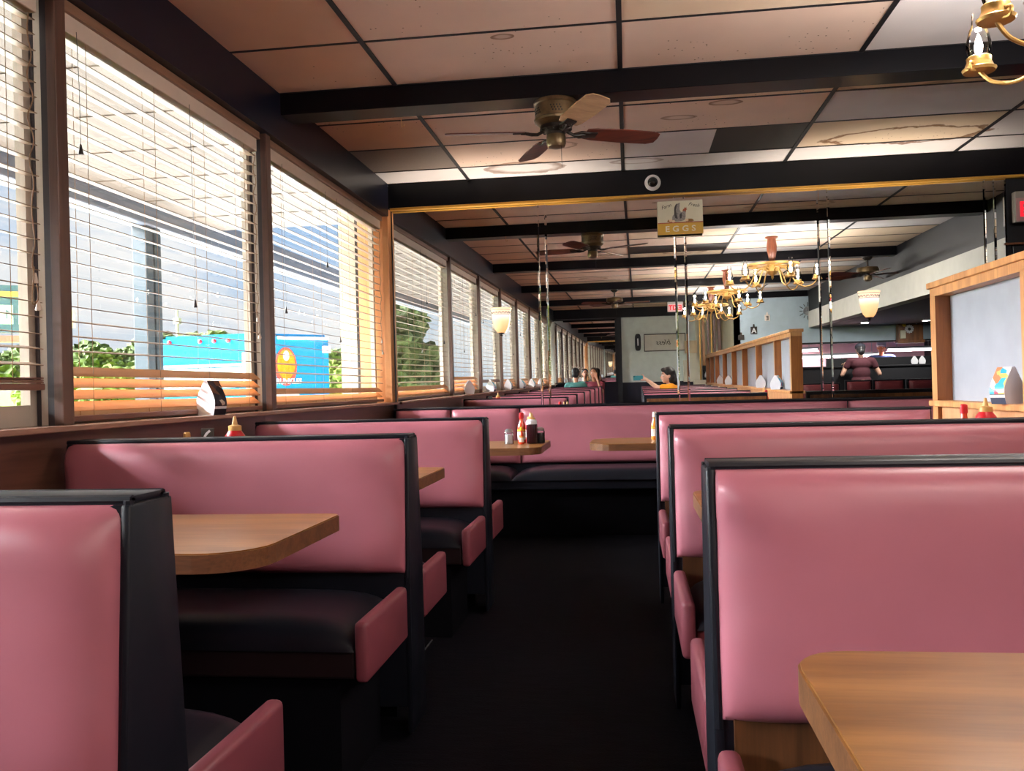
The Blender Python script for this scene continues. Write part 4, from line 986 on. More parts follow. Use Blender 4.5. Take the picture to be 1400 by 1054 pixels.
# window-side tables
ketchup('red ketchup bottle on the window-side table by the table tent', (-1.60, 3.41, ZN), 1.2)
hot_sauce('small tan capped bottle on the window-side table, at the far edge of the sill', (-1.735, 3.27, ZN), 1.08, 'tan', 'redsauce')
b = thing('table_number', 'small dark table number card marked 6 on the window-side table', 'table number', (-1.70, 3.375, ZN), .25)
bm = NB(); box(bm, -.028, .028, -.02, .02, 0, .012, bev=.003); box(bm, -.026, .026, -.003, .003, .01, .195, bev=.002); finish('card', bm, MT['ink'], b)
text_obj('digit', '6', .10, MT['white'], b, (0, -.0042, .150), RX, .0008)
for k, (x, y, lab) in enumerate([(1.45, .95, 'near'), (1.45, -.55, 'one'), (1.45, -1.95, 'two'), (1.45, -3.3, 'back')]):
    w = ['the near foreground table', 'the divider-side table one row behind the photographer', 'the divider-side table two rows behind the photographer', 'the divider-side table by the wooden posts'][k]
    if k == 0: continue
    ketchup('red ketchup bottle on '+w, (x, y, ZN)); hot_sauce('sauce bottle with pale cap on '+w, (x-.10, y+.03, ZN), 1.1, 'label')
for k, (y, w) in enumerate([(.45, 'beside the photographer'), (-1.0, 'one row behind the photographer'), (-2.5, 'two rows behind the photographer')]):
    ketchup('red ketchup bottle on the window-side table '+w, (-1.6, y, ZN)); shaker('sugar shaker on the window-side table '+w, (-1.5, y+.06, ZN))

# ------------------------------------------------------------------ people
def skin_mat(name, c): return plain(name, c, .5, spec=.35, nscale=30, vary=.05)
SK1 = skin_mat('fair skin', lin(222, 176, 152)); SK2 = skin_mat('tan skin', lin(190, 132, 104)); SK3 = skin_mat('ruddy skin', lin(196, 112, 78))
HAIR = plain('dark hair', (.010, .008, .009, 1), .4, nscale=60, vary=.4, bump=.3); HAIRB = plain('brown hair', lin(60, 44, 36), .45, nscale=60, vary=.3)
def fused(name, parts, mat, parent, vox=.009, smooth=4):
    """one continuous skin grown over overlapping tapered limbs"""
    bm = NB()
    for p in parts:
        if p[0] == 's':
            _, c, r = p[:3]; rot = p[3] if len(p) > 3 else (0, 0, 0)
            rr = r if isinstance(r, (tuple, list)) else (r, r, r)
            m = Matrix.Translation(c) @ Euler(rot).to_matrix().to_4x4() @ Matrix.Diagonal((*rr, 1))
            bmesh.ops.create_uvsphere(bm, u_segments=18, v_segments=12, radius=1, matrix=m)
        else:
            _, a, b, r0, r1 = p; a = Vector(a); b = Vector(b); L = (b-a).length
            n = max(3, int(L/.015)); 
            q = (b-a).normalized().to_track_quat('Z', 'Y').to_matrix().to_4x4()
            b2 = NB(); pr = [(0, -r0)]+[(r0*math.cos(t), -r0*math.sin(t)) for t in (1.2, .8, .4)]+[(r0+(r1-r0)*k/n, L*k/n) for k in range(n+1)]+[(r1*math.cos(t), L+r1*math.sin(t)) for t in (.4, .8, 1.2)]+[(0, L+r1)]
            lathe(b2, [(max(r, .0004), z) for r, z in pr], 14); xform(b2, Matrix.Translation(a) @ q); merge(bm, b2)
    o = finish(name, bm, mat)
    md = o.modifiers.new('r', 'REMESH'); md.mode = 'VOXEL'; md.voxel_size = vox; md.use_smooth_shade = True
    if smooth:
        m2 = o.modifiers.new('s', 'SMOOTH'); m2.factor = .5; m2.iterations = smooth
    dg = bpy.context.evaluated_depsgraph_get(); dg.update()
    me = bpy.data.meshes.new_from_object(o.evaluated_get(dg)); me.name = name
    o.modifiers.clear(); old = o.data; o.data = me; bpy.data.meshes.remove(old)
    me.materials.clear(); me.materials.append(mat)
    for p in me.polygons: p.use_smooth = True
    if parent is not None: o.parent = parent
    return o
def hand(wr, d, up, curl=.5, s=1.0, thumb=1):
    """palm, four unequal fingers with a bend and a thumb; wr wrist, d pointing direction, up back-of-hand normal"""
    d = Vector(d).normalized(); up = Vector(up); up = (up-d*up.dot(d)).normalized(); sd = d.cross(up)*thumb
    wr = Vector(wr); P = []
    for k in range(4):
        o_ = (k-1.5)*.019*s
        base = wr+d*.085*s+sd*(-o_)
        P.append(('c', wr+d*.015*s+sd*(-o_*.6), base, .013*s, .0115*s))
        ln = (.068, .078, .073, .058)[k]*s
        m = base+(d*math.cos(curl*.7)-up*math.sin(curl*.7)).normalized()*ln*.5
        e = m+(d*math.cos(curl*1.7)-up*math.sin(curl*1.7)).normalized()*ln*.5
        P += [('c', base, m, .0095*s, .0088*s), ('c', m, e, .0086*s, .007*s)]
    tb = wr+d*.03*s+sd*.028*s; tm = tb+(d*.6+sd*.8).normalized()*.035*s; te_ = tm+(d*.85+sd*.2-up*.4).normalized()*.032*s
    P += [('c', tb, tm, .013*s, .011*s), ('c', tm, te_, .0105*s, .0085*s)]
    return P
def head_parts(c, face, r=1.0, nod=0):
    f = Vector(face).normalized(); c = Vector(c); sd = f.cross(Vector((0, 0, 1))).normalized(); ang = math.atan2(f.y, f.x)
    P = [('s', c+Vector((0, 0, .03))*r, (.095*r, .076*r, .095*r), (0, 0, ang)), ('s', c+f*.022*r+Vector((0, 0, -.035))*r, (.072*r, .060*r, .080*r), (0, 0, ang)),
         ('s', c+f*.060*r+Vector((0, 0, -.088))*r, (.026*r, .028*r, .022*r), (0, 0, ang)),
         ('c', c+f*.088*r+Vector((0, 0, .012))*r, c+f*.112*r+Vector((0, 0, -.026))*r, .010*r, .015*r),
         ('c', c+f*.088*r+sd*.018*r+Vector((0, 0, -.058))*r, c+f*.088*r-sd*.018*r+Vector((0, 0, -.058))*r, .009*r, .009*r),
         ('c', c+f*.082*r+sd*.035*r+Vector((0, 0, .03))*r, c+f*.082*r-sd*.035*r+Vector((0, 0, .03))*r, .014*r, .014*r)]
    for s in (1, -1): P.append(('s', c+sd*s*.075*r-f*.008*r+Vector((0, 0, -.005))*r, (.020*r, .012*r, .033*r), (0, 0, ang)))
    return P
def face_bits(c, face, parent, r=1.0):
    f = Vector(face).normalized(); c = Vector(c); sd = f.cross(Vector((0, 0, 1))).normalized(); ang = math.atan2(f.y, f.x)
    for s in (1, -1):
        bm = NB(); sphere(bm, c+f*.084*r+sd*s*.031*r+Vector((0, 0, .008))*r, .011*r, 10, 8); finish('eye', bm, MT['white'], parent, smooth=True)
        bm = NB(); sphere(bm, c+f*.0925*r+sd*s*.032*r+Vector((0, 0, .008))*r, .0048*r, 8, 6); finish('iris', bm, MT['ink'], parent, smooth=True)
        bm = NB(); tube(bm, [c+f*.093*r+sd*s*.016*r+Vector((0, 0, .034))*r, c+f*.092*r+sd*s*.034*r+Vector((0, 0, .040))*r, c+f*.080*r+sd*s*.05*r+Vector((0, 0, .034))*r], .004*r, 6); finish('eyebrow', bm, HAIR, parent)
    bm = NB(); tube(bm, [c+f*.092*r+sd*.022*r+Vector((0, 0, -.058))*r, c+f*.099*r+Vector((0, 0, -.056))*r, c+f*.092*r-sd*.022*r+Vector((0, 0, -.058))*r], .005*r, 6); finish('mouth', bm, plain('lips', lin(176, 100, 92), .4), parent, smooth=True)
PG = 'people in the diner'
# photographer, seated sideways on the bench with the arm stretched to the phone
p = thing('person', 'person in an orange shirt holding up a teal phone, seen in the mirror', 'person', (.56, -.12, 0), group=None)
def rel_(P, o): return P
ox, oy = .56, -.12
def W(x, y, z): return (x-ox, y-oy, z)
hc = W(.535, -.08, R(.060)); fc = (-1, .18, -.05)
ha = hand(W(.195, -.045, R(.015)), (-1, 0, .18), (0, 1, .1), .25, 1.0, -1)
torso = [('s', W(.62, -.16, .56), (.17, .17, .13)), ('s', W(.60, -.15, .74), (.125, .165, .15)), ('s', W(.585, -.13, .90), (.115, .185, .11)), ('c', W(.58, .03, .945), W(.58, -.29, .945), .065, .065)]
armR = [('c', W(.57, .045, .945), W(.37, .0, .955), .052, .041), ('c', W(.37, .0, .955), W(.195, -.045, R(.015)), .040, .026)]
armL = [('c', W(.58, -.31, .94), W(.50, -.38, .68), .050, .040), ('c', W(.50, -.38, .68), W(.30, -.30, .60), .038, .026)]
legs = [('c', W(.58, -.06, .54), W(.20, -.02, .53), .085, .060), ('c', W(.20, -.02, .53), W(.10, -.06, .10), .056, .038), ('c', W(.58, -.26, .54), W(.20, -.28, .53), .085, .060), ('c', W(.20, -.28, .53), W(.12, -.30, .10), .056, .038),
        ('c', W(.11, -.06, .05), W(-.06, -.06, .035), .04, .032), ('c', W(.13, -.30, .05), W(-.04, -.30, .035), .04, .032)]
bod = fused('body', torso+armR+armL+legs+ha+hand(W(.30, -.30, .60), (-1, .2, -.2), (0, 0, 1), .5)+[('c', W(.575, -.12, .97), W(.55, -.10, R(-.02)), .052, .048)]+head_parts(hc, fc), SK1, p)
def inf(parts, d): return [((q[0], q[1], tuple(x+d for x in q[2]))+tuple(q[3:])) if q[0] == 's' and isinstance(q[2], (tuple, list)) else (q[0], q[1], q[2], q[3]+d, q[4]+d) if q[0] == 'c' else q for q in parts]
fused('orange_shirt', inf(torso, .012)+inf([('c', W(.57, .045, .945), W(.45, .018, .952), .052, .047), ('c', W(.58, -.31, .94), W(.545, -.34, .80), .05, .046)], .013), plain('orange cotton', lin(244, 160, 24), .8), p, .010)
fused('trousers', inf(legs[:4], .012)+[('s', W(.60, -.16, .53), (.18, .19, .10))], plain('dark denim', lin(40, 46, 62), .8), p, .011)
fused('shoes', inf(legs[4:], .010), MT['blackmatte'], p, .011)
hh = Vector(hc)
fused('hair', [('s', hh+Vector((.018, 0, .050)), (.105, .090, .092)), ('s', hh+Vector((.06, -.01, -.02)), (.075, .088, .11)), ('s', hh+Vector((.10, -.02, -.09)), (.062, .085, .07)), ('s', hh+Vector((-.055, .005, .095)), (.055, .072, .035))], HAIR, p, .009)
face_bits(hc, fc, p)
ph = thing('phone', 'teal phone held up in the aisle by the person in orange', 'phone', (.075, -.038, R(.036)))
bm = NB(); box(bm, -.076, .076, -.0045, .0045, -.038, .038, bev=.004); finish('phone_case', bm, plain('teal phone case', lin(50, 132, 142), .35), ph)
bm = NB(); box(bm, -.072, .072, -.0052, -.004, -.035, .035); finish('screen', bm, plain('phone screen', (.02, .02, .025, 1), .1), ph)
bm = NB(); lathe(bm, [(.007, 0), (.007, .0015), (0, .0016)], 14); xform(bm, Matrix.Translation((-.062, .0044, .024)) @ Matrix.Rotation(-PI/2, 4, 'X')); finish('camera_lens', bm, MT['dome'], ph)
# diners at the back
def seated(name_label, x, y, face, shirt, sk, hairm, raised=None, hair_long=False, zhead=R(.185)):
    f = Vector((face[0], face[1], 0)).normalized(); sd = Vector((f.y, -f.x, 0))
    p = thing('person', name_label, 'person', (x, y, 0))
    def L(a, b, z): v_ = f*a+sd*b; return (v_.x, v_.y, z)
    ang = math.atan2(f.y, f.x)
    zs = zhead-.235
    torso = [('s', L(0, 0, .58), (.13, .17, .12), (0, 0, ang)), ('s', L(0, 0, .78), (.115, .16, .17), (0, 0, ang)), ('s', L(0, 0, zs-.06), (.11, .185, .10), (0, 0, ang)), ('c', L(0, .16, zs-.02), L(0, -.16, zs-.02), .06, .06)]
    legs = [q for b in (.1, -.1) for q in (('c', L(.02, b, .55), L(.42, b, .54), .085, .06), ('c', L(.42, b, .54), L(.45, b, .08), .055, .038), ('c', L(.44, b, .05), L(.60, b, .035), .038, .03))]
    arms = []; sl = []
    for b in (1, -1):
        if raised == b: A = (L(0, .19*b, zs-.03), L(.18, .20*b, zs-.20), L(.17, .09*b, zhead-.10))
        else: A = (L(0, .19*b, zs-.03), L(.06, .24*b, zs-.30), L(.26, .14*b, zs-.32))
        arms += [('c', A[0], A[1], .05, .038), ('c', A[1], A[2], .037, .026)]; sl.append(('c', A[0], tuple(.45*a+.55*b_ for a, b_ in zip(A[0], A[1])), .05, .045))
        d = Vector(A[2])-Vector(A[1]); arms += hand(A[2], d, f if raised == b else Vector((0, 0, 1)), .5, 1, b)
    hc = L(.02, 0, zhead)
    fused('body', torso+legs+arms+[('c', L(0, 0, zs), L(.015, 0, zhead-.07), .05, .048)]+head_parts(hc, f), sk, p, .011)
    fused('shirt', inf(torso, .012)+inf(sl, .012), shirt, p, .012)
    fused('trousers', inf([q for q in legs if q[3] > .04], .012)+[('s', L(.0, 0, .55), (.16, .19, .10), (0, 0, ang))], plain('dark trousers', lin(34, 36, 46), .8), p, .013)
    fused('shoes', inf([q for q in legs if q[3] <= .04], .01), MT['blackmatte'], p, .012)
    h_ = Vector(hc); b_ = -f
    hp = [('s', h_+Vector((0, 0, .045))+b_*.018, (.103, .088, .092), (0, 0, ang)), ('s', h_+b_*.05+Vector((0, 0, -.02)), (.06, .08, .08), (0, 0, ang))]
    if hair_long: hp.append(('c', h_+b_*.09, h_+b_*.11+Vector((0, 0, -.22)), .055, .04))
    fused('hair', hp, hairm, p, .011); face_bits(hc, f, p)
    return p
seated('person in a teal shirt with short dark hair at the back window booth', -1.27, -5.20, (.08, -1), plain('teal shirt', lin(60, 112, 106), .8), SK2, HAIR, zhead=R(.155))
seated('person in a dark red top resting the face on one hand', -.92, -6.13, (-.12, 1), plain('dark red shirt', lin(120, 40, 54), .8), SK2, HAIRB, raised=1, hair_long=True, zhead=R(.155))
# standing person at the counter, back to the mirror
def standing(label, x, y, face, shirt, trous, sk, cap=None, capc=None, zh=1.60, hands_z=.95, lean=.12, hatbig=False):
    f = Vector((face[0], face[1], 0)).normalized(); sd = Vector((f.y, -f.x, 0)); ang = math.atan2(f.y, f.x)
    p = thing('person', label, 'person', (x, y, 0)); s = zh/1.55
    def L(a, b, z): v_ = f*a+sd*b; return (v_.x, v_.y, z)
    torso = [('s', L(0, 0, .92*s), (.125, .175, .13), (0, 0, ang)), ('s', L(lean*.4, 0, 1.10*s), (.105, .15, .16), (0, 0, ang)), ('s', L(lean*.8, 0, 1.27*s), (.105, .18, .11), (0, 0, ang)), ('c', L(lean, .165, 1.335*s), L(lean, -.165, 1.335*s), .058, .058)]
    legs = [q for b in (.09, -.09) for q in (('c', L(0, b, .86*s), L(.02, b, .48*s), .095, .062), ('c', L(.02, b, .48*s), L(-.02, b, .09), .058, .038), ('c', L(-.03, b, .045), L(.13, b, .035), .04, .03))]
    arms, sl = [], []
    for b in (1, -1):
        A = (L(lean, .20*b, 1.33*s), L(lean+.02, .33*b, 1.08*s), L(lean+.31, .22*b, hands_z+.03))
        arms += [('c', A[0], A[1], .050, .040), ('c', A[1], A[2], .038, .027)]; sl.append(('c', A[0], tuple(.6*a+.4*c for a, c in zip(A[0], A[1])), .05, .048)); arms += hand(A[2], f*.9+Vector((0, 0, -.25)), (0, 0, 1), .35, 1, b)
    hc = L(lean+.04, 0, zh-.02)
    fused('body', torso+legs+arms+[('c', L(lean, 0, 1.34*s), L(lean+.03, 0, zh-.09), .05, .048)]+head_parts(hc, f+Vector((0, 0, -.1))), sk, p, .011)
    fused('shirt', inf(torso[1:], .012)+inf(sl, .014)+[('s', L(.02, 0, .97*s), (.135, .18, .10), (0, 0, ang))], shirt, p, .012)
    fused('trousers', inf([q for q in legs if q[3] > .05], .011)+[('s', L(0, 0, .89*s), (.14, .185, .10), (0, 0, ang))], trous, p, .013)
    fused('shoes', inf([q for q in legs if q[3] <= .05], .01), MT['blackmatte'], p, .012)
    h_ = Vector(hc); b_ = -f
    fused('hair', [('s', h_+Vector((0, 0, .030))+b_*.03, (.095, .084, .085), (0, 0, ang)), ('s', h_+b_*.10+Vector((0, 0, -.02)), (.05, .06, .07), (0, 0, ang))], HAIR, p, .011)
    if capc: fused('cap', [('s', h_+Vector((0, 0, .062)), (.108, .096, .082), (0, 0, ang)), ('s', h_+Vector((0, 0, .045))+f*.10, (.075, .07, .012), (0, 0, ang))], capc, p, .010)
    face_bits(hc, f, p); return p
standing('person in maroon shirt, jeans and dark cap leaning on the serving counter', 4.20, -3.28, (.05, -1), plain('maroon shirt', lin(70, 26, 36), .85), plain('blue jeans', lin(84, 116, 150), .85), SK1, capc=plain('navy cap', (.012, .012, .022, 1), .8), zh=1.53, hands_z=R(.15)+.02, lean=.02)
standing('person in white cap and blue shirt behind the counter opening', 4.98, -4.80, (-.4, 1), plain('blue shirt', lin(70, 84, 140), .8), plain('dark trousers two', lin(34, 36, 46), .8), SK3, capc=MT['white'], zh=1.60, hands_z=1.0)

# ------------------------------------------------------------------ outside
GZ = -.12
t = NT('grass and asphalt'); t.bsdf((.2, .3, .05, 1), .9, 0, .1); v = t.coord()
g = t.ramp(t.noise(v, .9, 5), [(.3, lin(120, 150, 50)), (.55, lin(170, 190, 70)), (.8, lin(200, 200, 96))])
sx = t.n('ShaderNodeSeparateXYZ'); t.l(v, sx.inputs[0])
fr = t.ramp(sx.outputs[0], [(0, (0, 0, 0, 1)), (1, (1, 1, 1, 1))])
gt = t.n('ShaderNodeMath', operation='GREATER_THAN'); t.l(sx.outputs[0], gt.inputs[0]); gt.inputs[1].default_value = -16.
mx = t.n('ShaderNodeMix', data_type='RGBA'); t.l(gt.outputs[0], mx.inputs[0]); t.l(g, mx.inputs[6]); t.l(t.ramp(t.noise(v, 3, 4), [(.3, lin(232, 230, 225)), (.7, lin(240, 238, 232))]), mx.inputs[7]); t.l(mx.outputs[2], t.b.inputs['Base Color'])
bm = NB(); f = bm.faces.new([bm.verts.new(q) for q in ((-90, -60, GZ), (-2.15, -60, GZ), (-2.15, 110, GZ), (-90, 110, GZ))]); struct('ground_outside', bm, t.m)
# canopy along the outside of the window wall
c = thing('porch_canopy', 'flat tan porch canopy with a grey edge beam outside the windows', 'canopy', (0, 0, 0))
bm = NB(); box(bm, -4.15, -2.14, -9, 8.35, R(1.66), R(1.72))
for k in range(24): 
    y = -8.9+.72*k; box(bm, -4.12, -2.28, y-.004, y+.004, R(1.654), R(1.661))
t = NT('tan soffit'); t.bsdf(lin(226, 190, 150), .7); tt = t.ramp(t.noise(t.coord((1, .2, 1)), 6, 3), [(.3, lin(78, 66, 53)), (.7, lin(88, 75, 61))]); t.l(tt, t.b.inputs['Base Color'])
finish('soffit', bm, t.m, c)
bm = NB(); box(bm, -4.28, -4.08, -9, 15.0, R(1.50), R(1.76), bev=.01); finish('edge_beam', bm, plain('blue grey metal', lin(92, 99, 110), .5), c)
for k, y in enumerate((7.25, .6, -5.2)):
    bm = NB(); box(bm, -4.25, -4.11, y-.12, y-.015, GZ, R(1.51), bev=.008); box(bm, -4.25, -4.11, y+.015, y+.12, GZ, R(1.51), bev=.008); box(bm, -4.22, -4.14, y-.02, y+.02, GZ, R(1.51)); finish('post', bm, plain('teal grey post', lin(52, 64, 70), .5), c)
bm = NB(); box(bm, -2.36, -2.17, 7.05, 7.35, GZ, R(1.65)); tag(finish('porch_column', bm, plain('pale stucco', lin(206, 192, 166), .8)), 'pale stucco column outside the window next to the mirrored wall', 'column')
# light blue food truck
def pray(x, y, depth):
    d = (_f+RT*((x-700)/F)-UP*((y-527)/F))*depth; return Vector((d.x, d.y, d.z+H))
C0 = pray(346, 470, 24.0); P1 = pray(218, 470, 24.6); P2 = pray(452, 470, 25.6)
ax = Vector((C0.x-P1.x, C0.y-P1.y, 0)); wF = ax.length; ax.normalize(); ay = Vector((-ax.y, ax.x, 0))
if ay.dot(P2-C0) < 0: ay = -ay
Ls = 4.6
tr = thing('food_truck', 'light blue food truck with an orange round emblem, parked outside', 'truck', (0, 0, 0))
TMx = Matrix(((ax.x, ay.x, 0, P1.x), (ax.y, ay.y, 0, P1.y), (0, 0, 1, GZ), (0, 0, 0, 1)))
BLUE = plain('light blue truck paint', lin(22, 112, 156), .7, spec=.06, vary=.03)
# side panel is nearly square to the viewer: swing the long side so its far end lands where the photo has it
sd_dir = Vector((P2.x-C0.x, P2.y-C0.y, 0)); sl_ = sd_dir.length
bm = NB()
A = Vector((P1.x, P1.y, 0)); B = Vector((C0.x, C0.y, 0)); Cc = Vector((P2.x, P2.y, 0)); D = A+(Cc-B)
zt0 = 2.78
base = [A, B, Cc, D]
def quadbox(bm, pts, z0, z1, bev=0):
    lo = [bm.verts.new((q.x, q.y, z0)) for q in pts]; hi = [bm.verts.new((q.x, q.y, z1)) for q in pts]
    fs = [bm.faces.new(lo[::-1]), bm.faces.new(hi)]+[bm.faces.new((lo[i], lo[(i+1) % 4], hi[(i+1) % 4], hi[i])) for i in range(4)]
    if bev: bmesh.ops.bevel(bm, geom=list({e for f in fs for e in f.edges}), offset=bev, segments=2, affect='EDGES')
quadbox(bm, base, .45, zt0, .08); finish('box_body', bm, BLUE, tr)
fn_ = Vector((B.y-A.y, A.x-B.x, 0)).normalized(); fn_ = fn_ if fn_.dot(A) < 0 else -fn_      # front normal towards the diner
u_ = (B-A).normalized(); FW_ = (B-A).length
sn_ = Vector((Cc.y-B.y, B.x-Cc.x, 0)).normalized(); sn_ = sn_ if sn_.dot(B) < 0 else -sn_; su = (Cc-B).normalized(); SW = (Cc-B).length
def plate(bm, o_, u, n_, a0, a1, z0, z1, d0, d1): quadbox(bm, [o_+u*a0+n_*d0, o_+u*a1+n_*d0, o_+u*a1+n_*d1, o_+u*a0+n_*d1], z0, z1)
bm = NB(); plate(bm, A, u_, fn_, .05, FW_-.35, 1.3, 1.86, -.02, .03); finish('windscreen', bm, plain('pale windscreen', lin(140, 162, 158), .4, spec=.1), tr)
bm = NB(); plate(bm, A, u_, fn_, .02, FW_-.02, 1.88, 1.96, -.02, .12); finish('visor', bm, plain('grey visor', lin(128, 138, 148), .5), tr)
bm = NB()
for q in (.12, .45, .60, .75): 
    b2 = NB(); sphere(b2, A+u_*(FW_*q)+fn_*.05+Vector((0, 0, 2.60)), .06, 10, 8); merge(bm, b2)
finish('marker_lights', bm, MT['redplastic'], tr)
bm = NB(); plate(bm, A, u_, fn_, FW_-.30, FW_-.12, 1.3, 2.25, -.02, .06); finish('mirror_bracket', bm, MT['white'], tr)
bm = NB(); plate(bm, A, u_, fn_, .0, FW_, .45, .75, -.02, .15); finish('bumper', bm, MT['greyhousing'], tr)
def disc(bm, o_, u, n_, a, z, ra, rz_, d, n=24, z_cut=None):
    vs = []
    for dd in (0, d):
        vs.append([bm.verts.new(o_+u*(a+ra*math.cos(2*PI*k/n))+n_*dd+Vector((0, 0, z+rz_*math.sin(2*PI*k/n)))) for k in range(n)])
    bm.faces.new(vs[1]); [bm.faces.new((vs[0][k], vs[0][(k+1) % n], vs[1][(k+1) % n], vs[1][k])) for k in range(n)]
la = SW*.40
em = None
for (nm, a, z, ra, rz_, d, m) in (('emblem_rim', la, 1.86, .33, .54, .02, plain('emblem red', lin(196, 70, 58), .7, spec=.06)), ('emblem_face', la, 1.92, .27, .42, .03, plain('emblem orange', lin(226, 120, 26), .7, spec=.06, vary=.35, nscale=9)), ('emblem_mark', la, 2.16, .09, .14, .036, MT['white'])):
    bm = NB(); disc(bm, B, su, sn_, a, z, ra, rz_, d); o = finish(nm, bm, m, em or tr); em = em or o
bm = NB()
plate(bm, B, su, sn_, la-.36, la+.38, .98, 1.22, 0, .02); finish('emblem_plate', bm, MT['label'], tr)
to = text_obj('emblem_lettering', 'CRUNKLES', .21, MT['white'], tr, B+su*la+sn_*.045+Vector((0, 0, 1.44)), (PI/2, 0, math.atan2(su.y, su.x) if sn_.cross(su).z < 0 or True else 0), .004, 0, .9, bold=.004)
bm = NB(); plate(bm, B, su, sn_, SW*.3, SW*.95, 2.62, 2.70, 0, .10); plate(bm, B, su, sn_, SW*.88, SW*.98, 2.25, 2.45, 0, .08); finish('awning_rail', bm, MT['white'], tr)
for q, (o_, a, u, n_) in enumerate(((B, .5, su, sn_), (B, SW-.5, su, sn_), (A, .25, u_, fn_))):
    bm = NB(); lathe(bm, [(.0, -.11), (.40, -.11), (.42, -.06), (.42, .06), (.40, .11), (0, .11)], 24); xform(bm, Matrix.Translation(o_+u*a-n_*.10+Vector((0, 0, GZ+.42))) @ Vector((0, 0, 1)).rotation_difference(n_).to_matrix().to_4x4()); finish('wheel', bm, MT['blackmatte'], tr, smooth=True)
# billboard on a red post
def post_sign():
    o_ = pray(22, 420, 42.); t = thing('billboard', 'dark blue roadside sign on a red post beyond the parking lot', 'sign', (o_.x, o_.y, 0), math.atan2(o_.y, o_.x)-PI/2)
    bm = NB(); box(bm, -4.0, 1.55, -.2, .2, 4.35, 6.6); finish('sign_panel', bm, plain('slate sign panel', lin(72, 100, 128), .5), t)
    bm = NB(); box(bm, -.9, .15, -.26, -.19, 6.05, 6.30); box(bm, 1.0, 1.5, -.26, -.19, 5.9, 6.15); finish('yellow_mark', bm, plain('sign yellow', lin(220, 170, 90), .5), t)
    bm = NB()
    for k in range(4): box(bm, -1.55+.82*k, -.95+.82*k, -.24, -.19, 4.75, 5.65)
    lp = finish('letter_panels', bm, MT['white'], t)
    text_obj('lettering', 'O N I G', .62, plain('sign ink', lin(92, 112, 140), .5), t, (-.03, -.25, 5.18), RX, .004, 0, 1.2)
    bm = NB(); prism(bm, [(1.0, 4.5), (2.5, 4.6), (2.5, 5.4), (1.9, 5.7), (1.2, 5.2)], 'Y', -.5, -.22); finish('arrow_cap', bm, plain('cream sign cap', lin(236, 200, 176), .5), t)
    bm = NB(); box(bm, -4, 2.2, -.3, .3, 3.9, 4.2); finish('red_rail', bm, plain('red rail', lin(176, 110, 110), .5), t)
    bm = NB(); box(bm, 1.15, 1.75, -.25, .25, GZ, 4.4); finish('post', bm, plain('red sign post', lin(206, 88, 78), .5), t)
post_sign()
o_ = pray(243, 470, 60); t = thing('utility_pole', 'thin grey utility pole with a lamp arm rising above the truck', 'pole', (o_.x, o_.y, GZ))
bm = NB(); tube(bm, [(0, 0, 0), (0, 0, 7.2)], .10, 8); finish('pole', bm, MT['greyhousing'], t); bm = NB(); tube(bm, [(0, 0, 5.4), (.7, .3, 5.6), (1.3, .6, 5.5)], .05, 6); box(bm, -.2, .2, -.2, .2, 6.2, 6.6); finish('lamp_arm', bm, MT['greyhousing'], t)
bm = NB(); o_ = pray(20, 508, 38); box(bm, -9, 3.5, -.2, .2, GZ, 1.75); w_ = finish('garden_wall', bm, plain('white wall paint', lin(232, 230, 226), .7)); w_.location = (o_.x, o_.y, 0); w_.rotation_euler = (0, 0, math.atan2(o_.y, o_.x)-PI/2); tag(w_, 'low white wall along the road beyond the lawn', 'wall')
# trees
def tree_proto(seed, m):
    rn = random.Random(seed); t = bpy.data.objects.new('tree', None); COL.objects.link(t)
    bm = NB()
    for k in range(70):
        a = rn.uniform(0, 2*PI); r = rn.uniform(0, 1.7); z = rn.uniform(1.2, 4.4); s = rn.uniform(.35, .75)*(1.1-.12*abs(z-2.6))
        g = bmesh.ops.create_icosphere(bm, subdivisions=3, radius=s, matrix=Matrix.Translation((r*math.cos(a), r*math.sin(a), z)))
        for v in g['verts']: v.co += (v.co-Vector((r*math.cos(a), r*math.sin(a), z)))*rn.uniform(-.34, .34)
    finish('foliage', bm, m, t)
    bm = NB(); tube(bm, [(0, 0, 0), (.05, .02, 1.2), (0, .1, 2.6)], [.16, .12, .07], 8); finish('trunk', bm, MT['postwood'], t); return t
def leaf(name, a, b):
    t = NT(name); t.bsdf(a, .8, 0, .2); t.l(t.ramp(t.noise(t.coord(), 3.5, 4), [(.35, a), (.65, b)]), t.b.inputs['Base Color']); return t.m
LG = [leaf('green leaves', lin(52, 64, 30), lin(78, 92, 46)), leaf('lime leaves', lin(68, 86, 24), lin(96, 108, 44))]
tp = [tree_proto(4, LG[0]), tree_proto(8, LG[1])]
used = set()
for k, (x, y, dp, s, q) in enumerate([(20, 480, 60, 1.0, 0), (75, 478, 62, 1.1, 0), (130, 480, 58, 1.0, 0), (180, 484, 60, .95, 0), (228, 480, 66, 1.25, 0), (265, 478, 64, 1.2, 0), (300, 480, 66, 1.15, 0), (345, 480, 70, 1.15, 0), (400, 480, 70, 1.0, 0), (458, 500, 60, .85, 0), (480, 520, 34, .5, 1), (505, 500, 60, 1.0, 0), (150, 520, 40, .55, 1), (60, 520, 34, .45, 1)]):
    o = dup(tp[q]) if q in used else tp[q]; used.add(q)
    p_ = pray(x, y, dp); o.location = (p_.x, p_.y, GZ); o.scale = (s*1.3, s*1.3, s); o.rotation_euler = (0, 0, k*1.3)
    tag(o, 'dark green tree in the tree line across the road' if q == 0 else 'bright lime bush between the lawn and the parking lot', 'tree', 'trees across the road' if q == 0 else 'lime bushes')
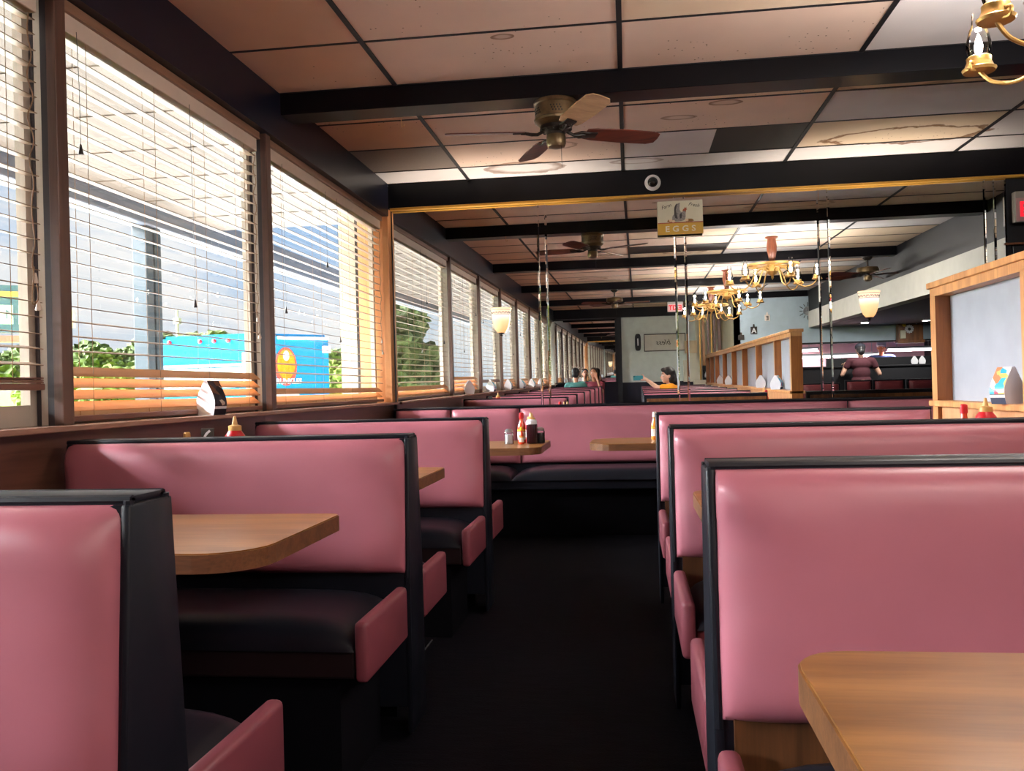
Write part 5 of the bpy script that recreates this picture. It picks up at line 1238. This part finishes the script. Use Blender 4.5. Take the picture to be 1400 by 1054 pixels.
for k, (x, y, s, q) in enumerate([(-9, 1.0, .8, 0), (-12, -3, 1.0, 1), (-8.5, -6, .75, 0), (-14, -9, 1.1, 0), (-11, -14, 1.0, 1), (-15, 6, 1.0, 0), (-18, -1, 1.2, 0), (-10, -20, 1.0, 0)]):
    o = dup(tp[q]); o.location = (x, y, GZ); o.scale = (s*1.2, s*1.2, s); o.rotation_euler = (0, 0, k*2.1)
    tag(o, 'green tree beside the building, seen through the blinds in the mirror' if q == 0 else 'lime green tree beside the building, seen through the blinds in the mirror', 'tree', 'green trees beside the building' if q == 0 else 'lime trees beside the building')

# ------------------------------------------------------------------ sky and daylight
w = bpy.data.worlds.new('world'); SC.world = w; w.use_nodes = True; nt = w.node_tree; nt.nodes.clear()
class WN(NT):
    def __init__(s): s.t = nt; s.out = s.n('ShaderNodeOutputWorld')
s = WN(); co = s.n('ShaderNodeTexCoord'); sep = s.n('ShaderNodeSeparateXYZ'); s.l(co.outputs['Generated'], sep.inputs[0])
sky = s.ramp(sep.outputs[2], [(0, lin(214, 226, 240)), (.12, lin(190, 218, 248)), (.35, lin(140, 190, 245)), (.9, lin(90, 150, 235))])
mp = s.n('ShaderNodeMapping'); mp.inputs['Scale'].default_value = (1, 1, 2.6); s.l(co.outputs['Generated'], mp.inputs[0])
n1 = s.noise(mp.outputs[0], 3.1, 7, .58, .4)
cl = s.ramp(n1, [(.43, (0, 0, 0, 1)), (.56, (1, 1, 1, 1))])
cc = s.ramp(s.noise(mp.outputs[0], 6, 5), [(.3, lin(240, 243, 248)), (.62, lin(255, 255, 255))])
mx = s.n('ShaderNodeMix', data_type='RGBA'); s.l(cl, mx.inputs[0]); s.l(sky, mx.inputs[6]); s.l(cc, mx.inputs[7])
bg = s.n('ShaderNodeBackground'); s.l(mx.outputs[2], bg.inputs[0]); bg.inputs[1].default_value = .39; s.l(bg.outputs[0], s.out.inputs[0])
L = bpy.data.lights.new('daylight', 'SUN'); L.energy = 46.0; L.angle = math.radians(80); L.color = (.95, .97, 1.0)
lo = bpy.data.objects.new('daylight', L); COL.objects.link(lo); lo.rotation_euler = Vector((1, .10, -.46)).to_track_quat('-Z', 'Y').to_euler()
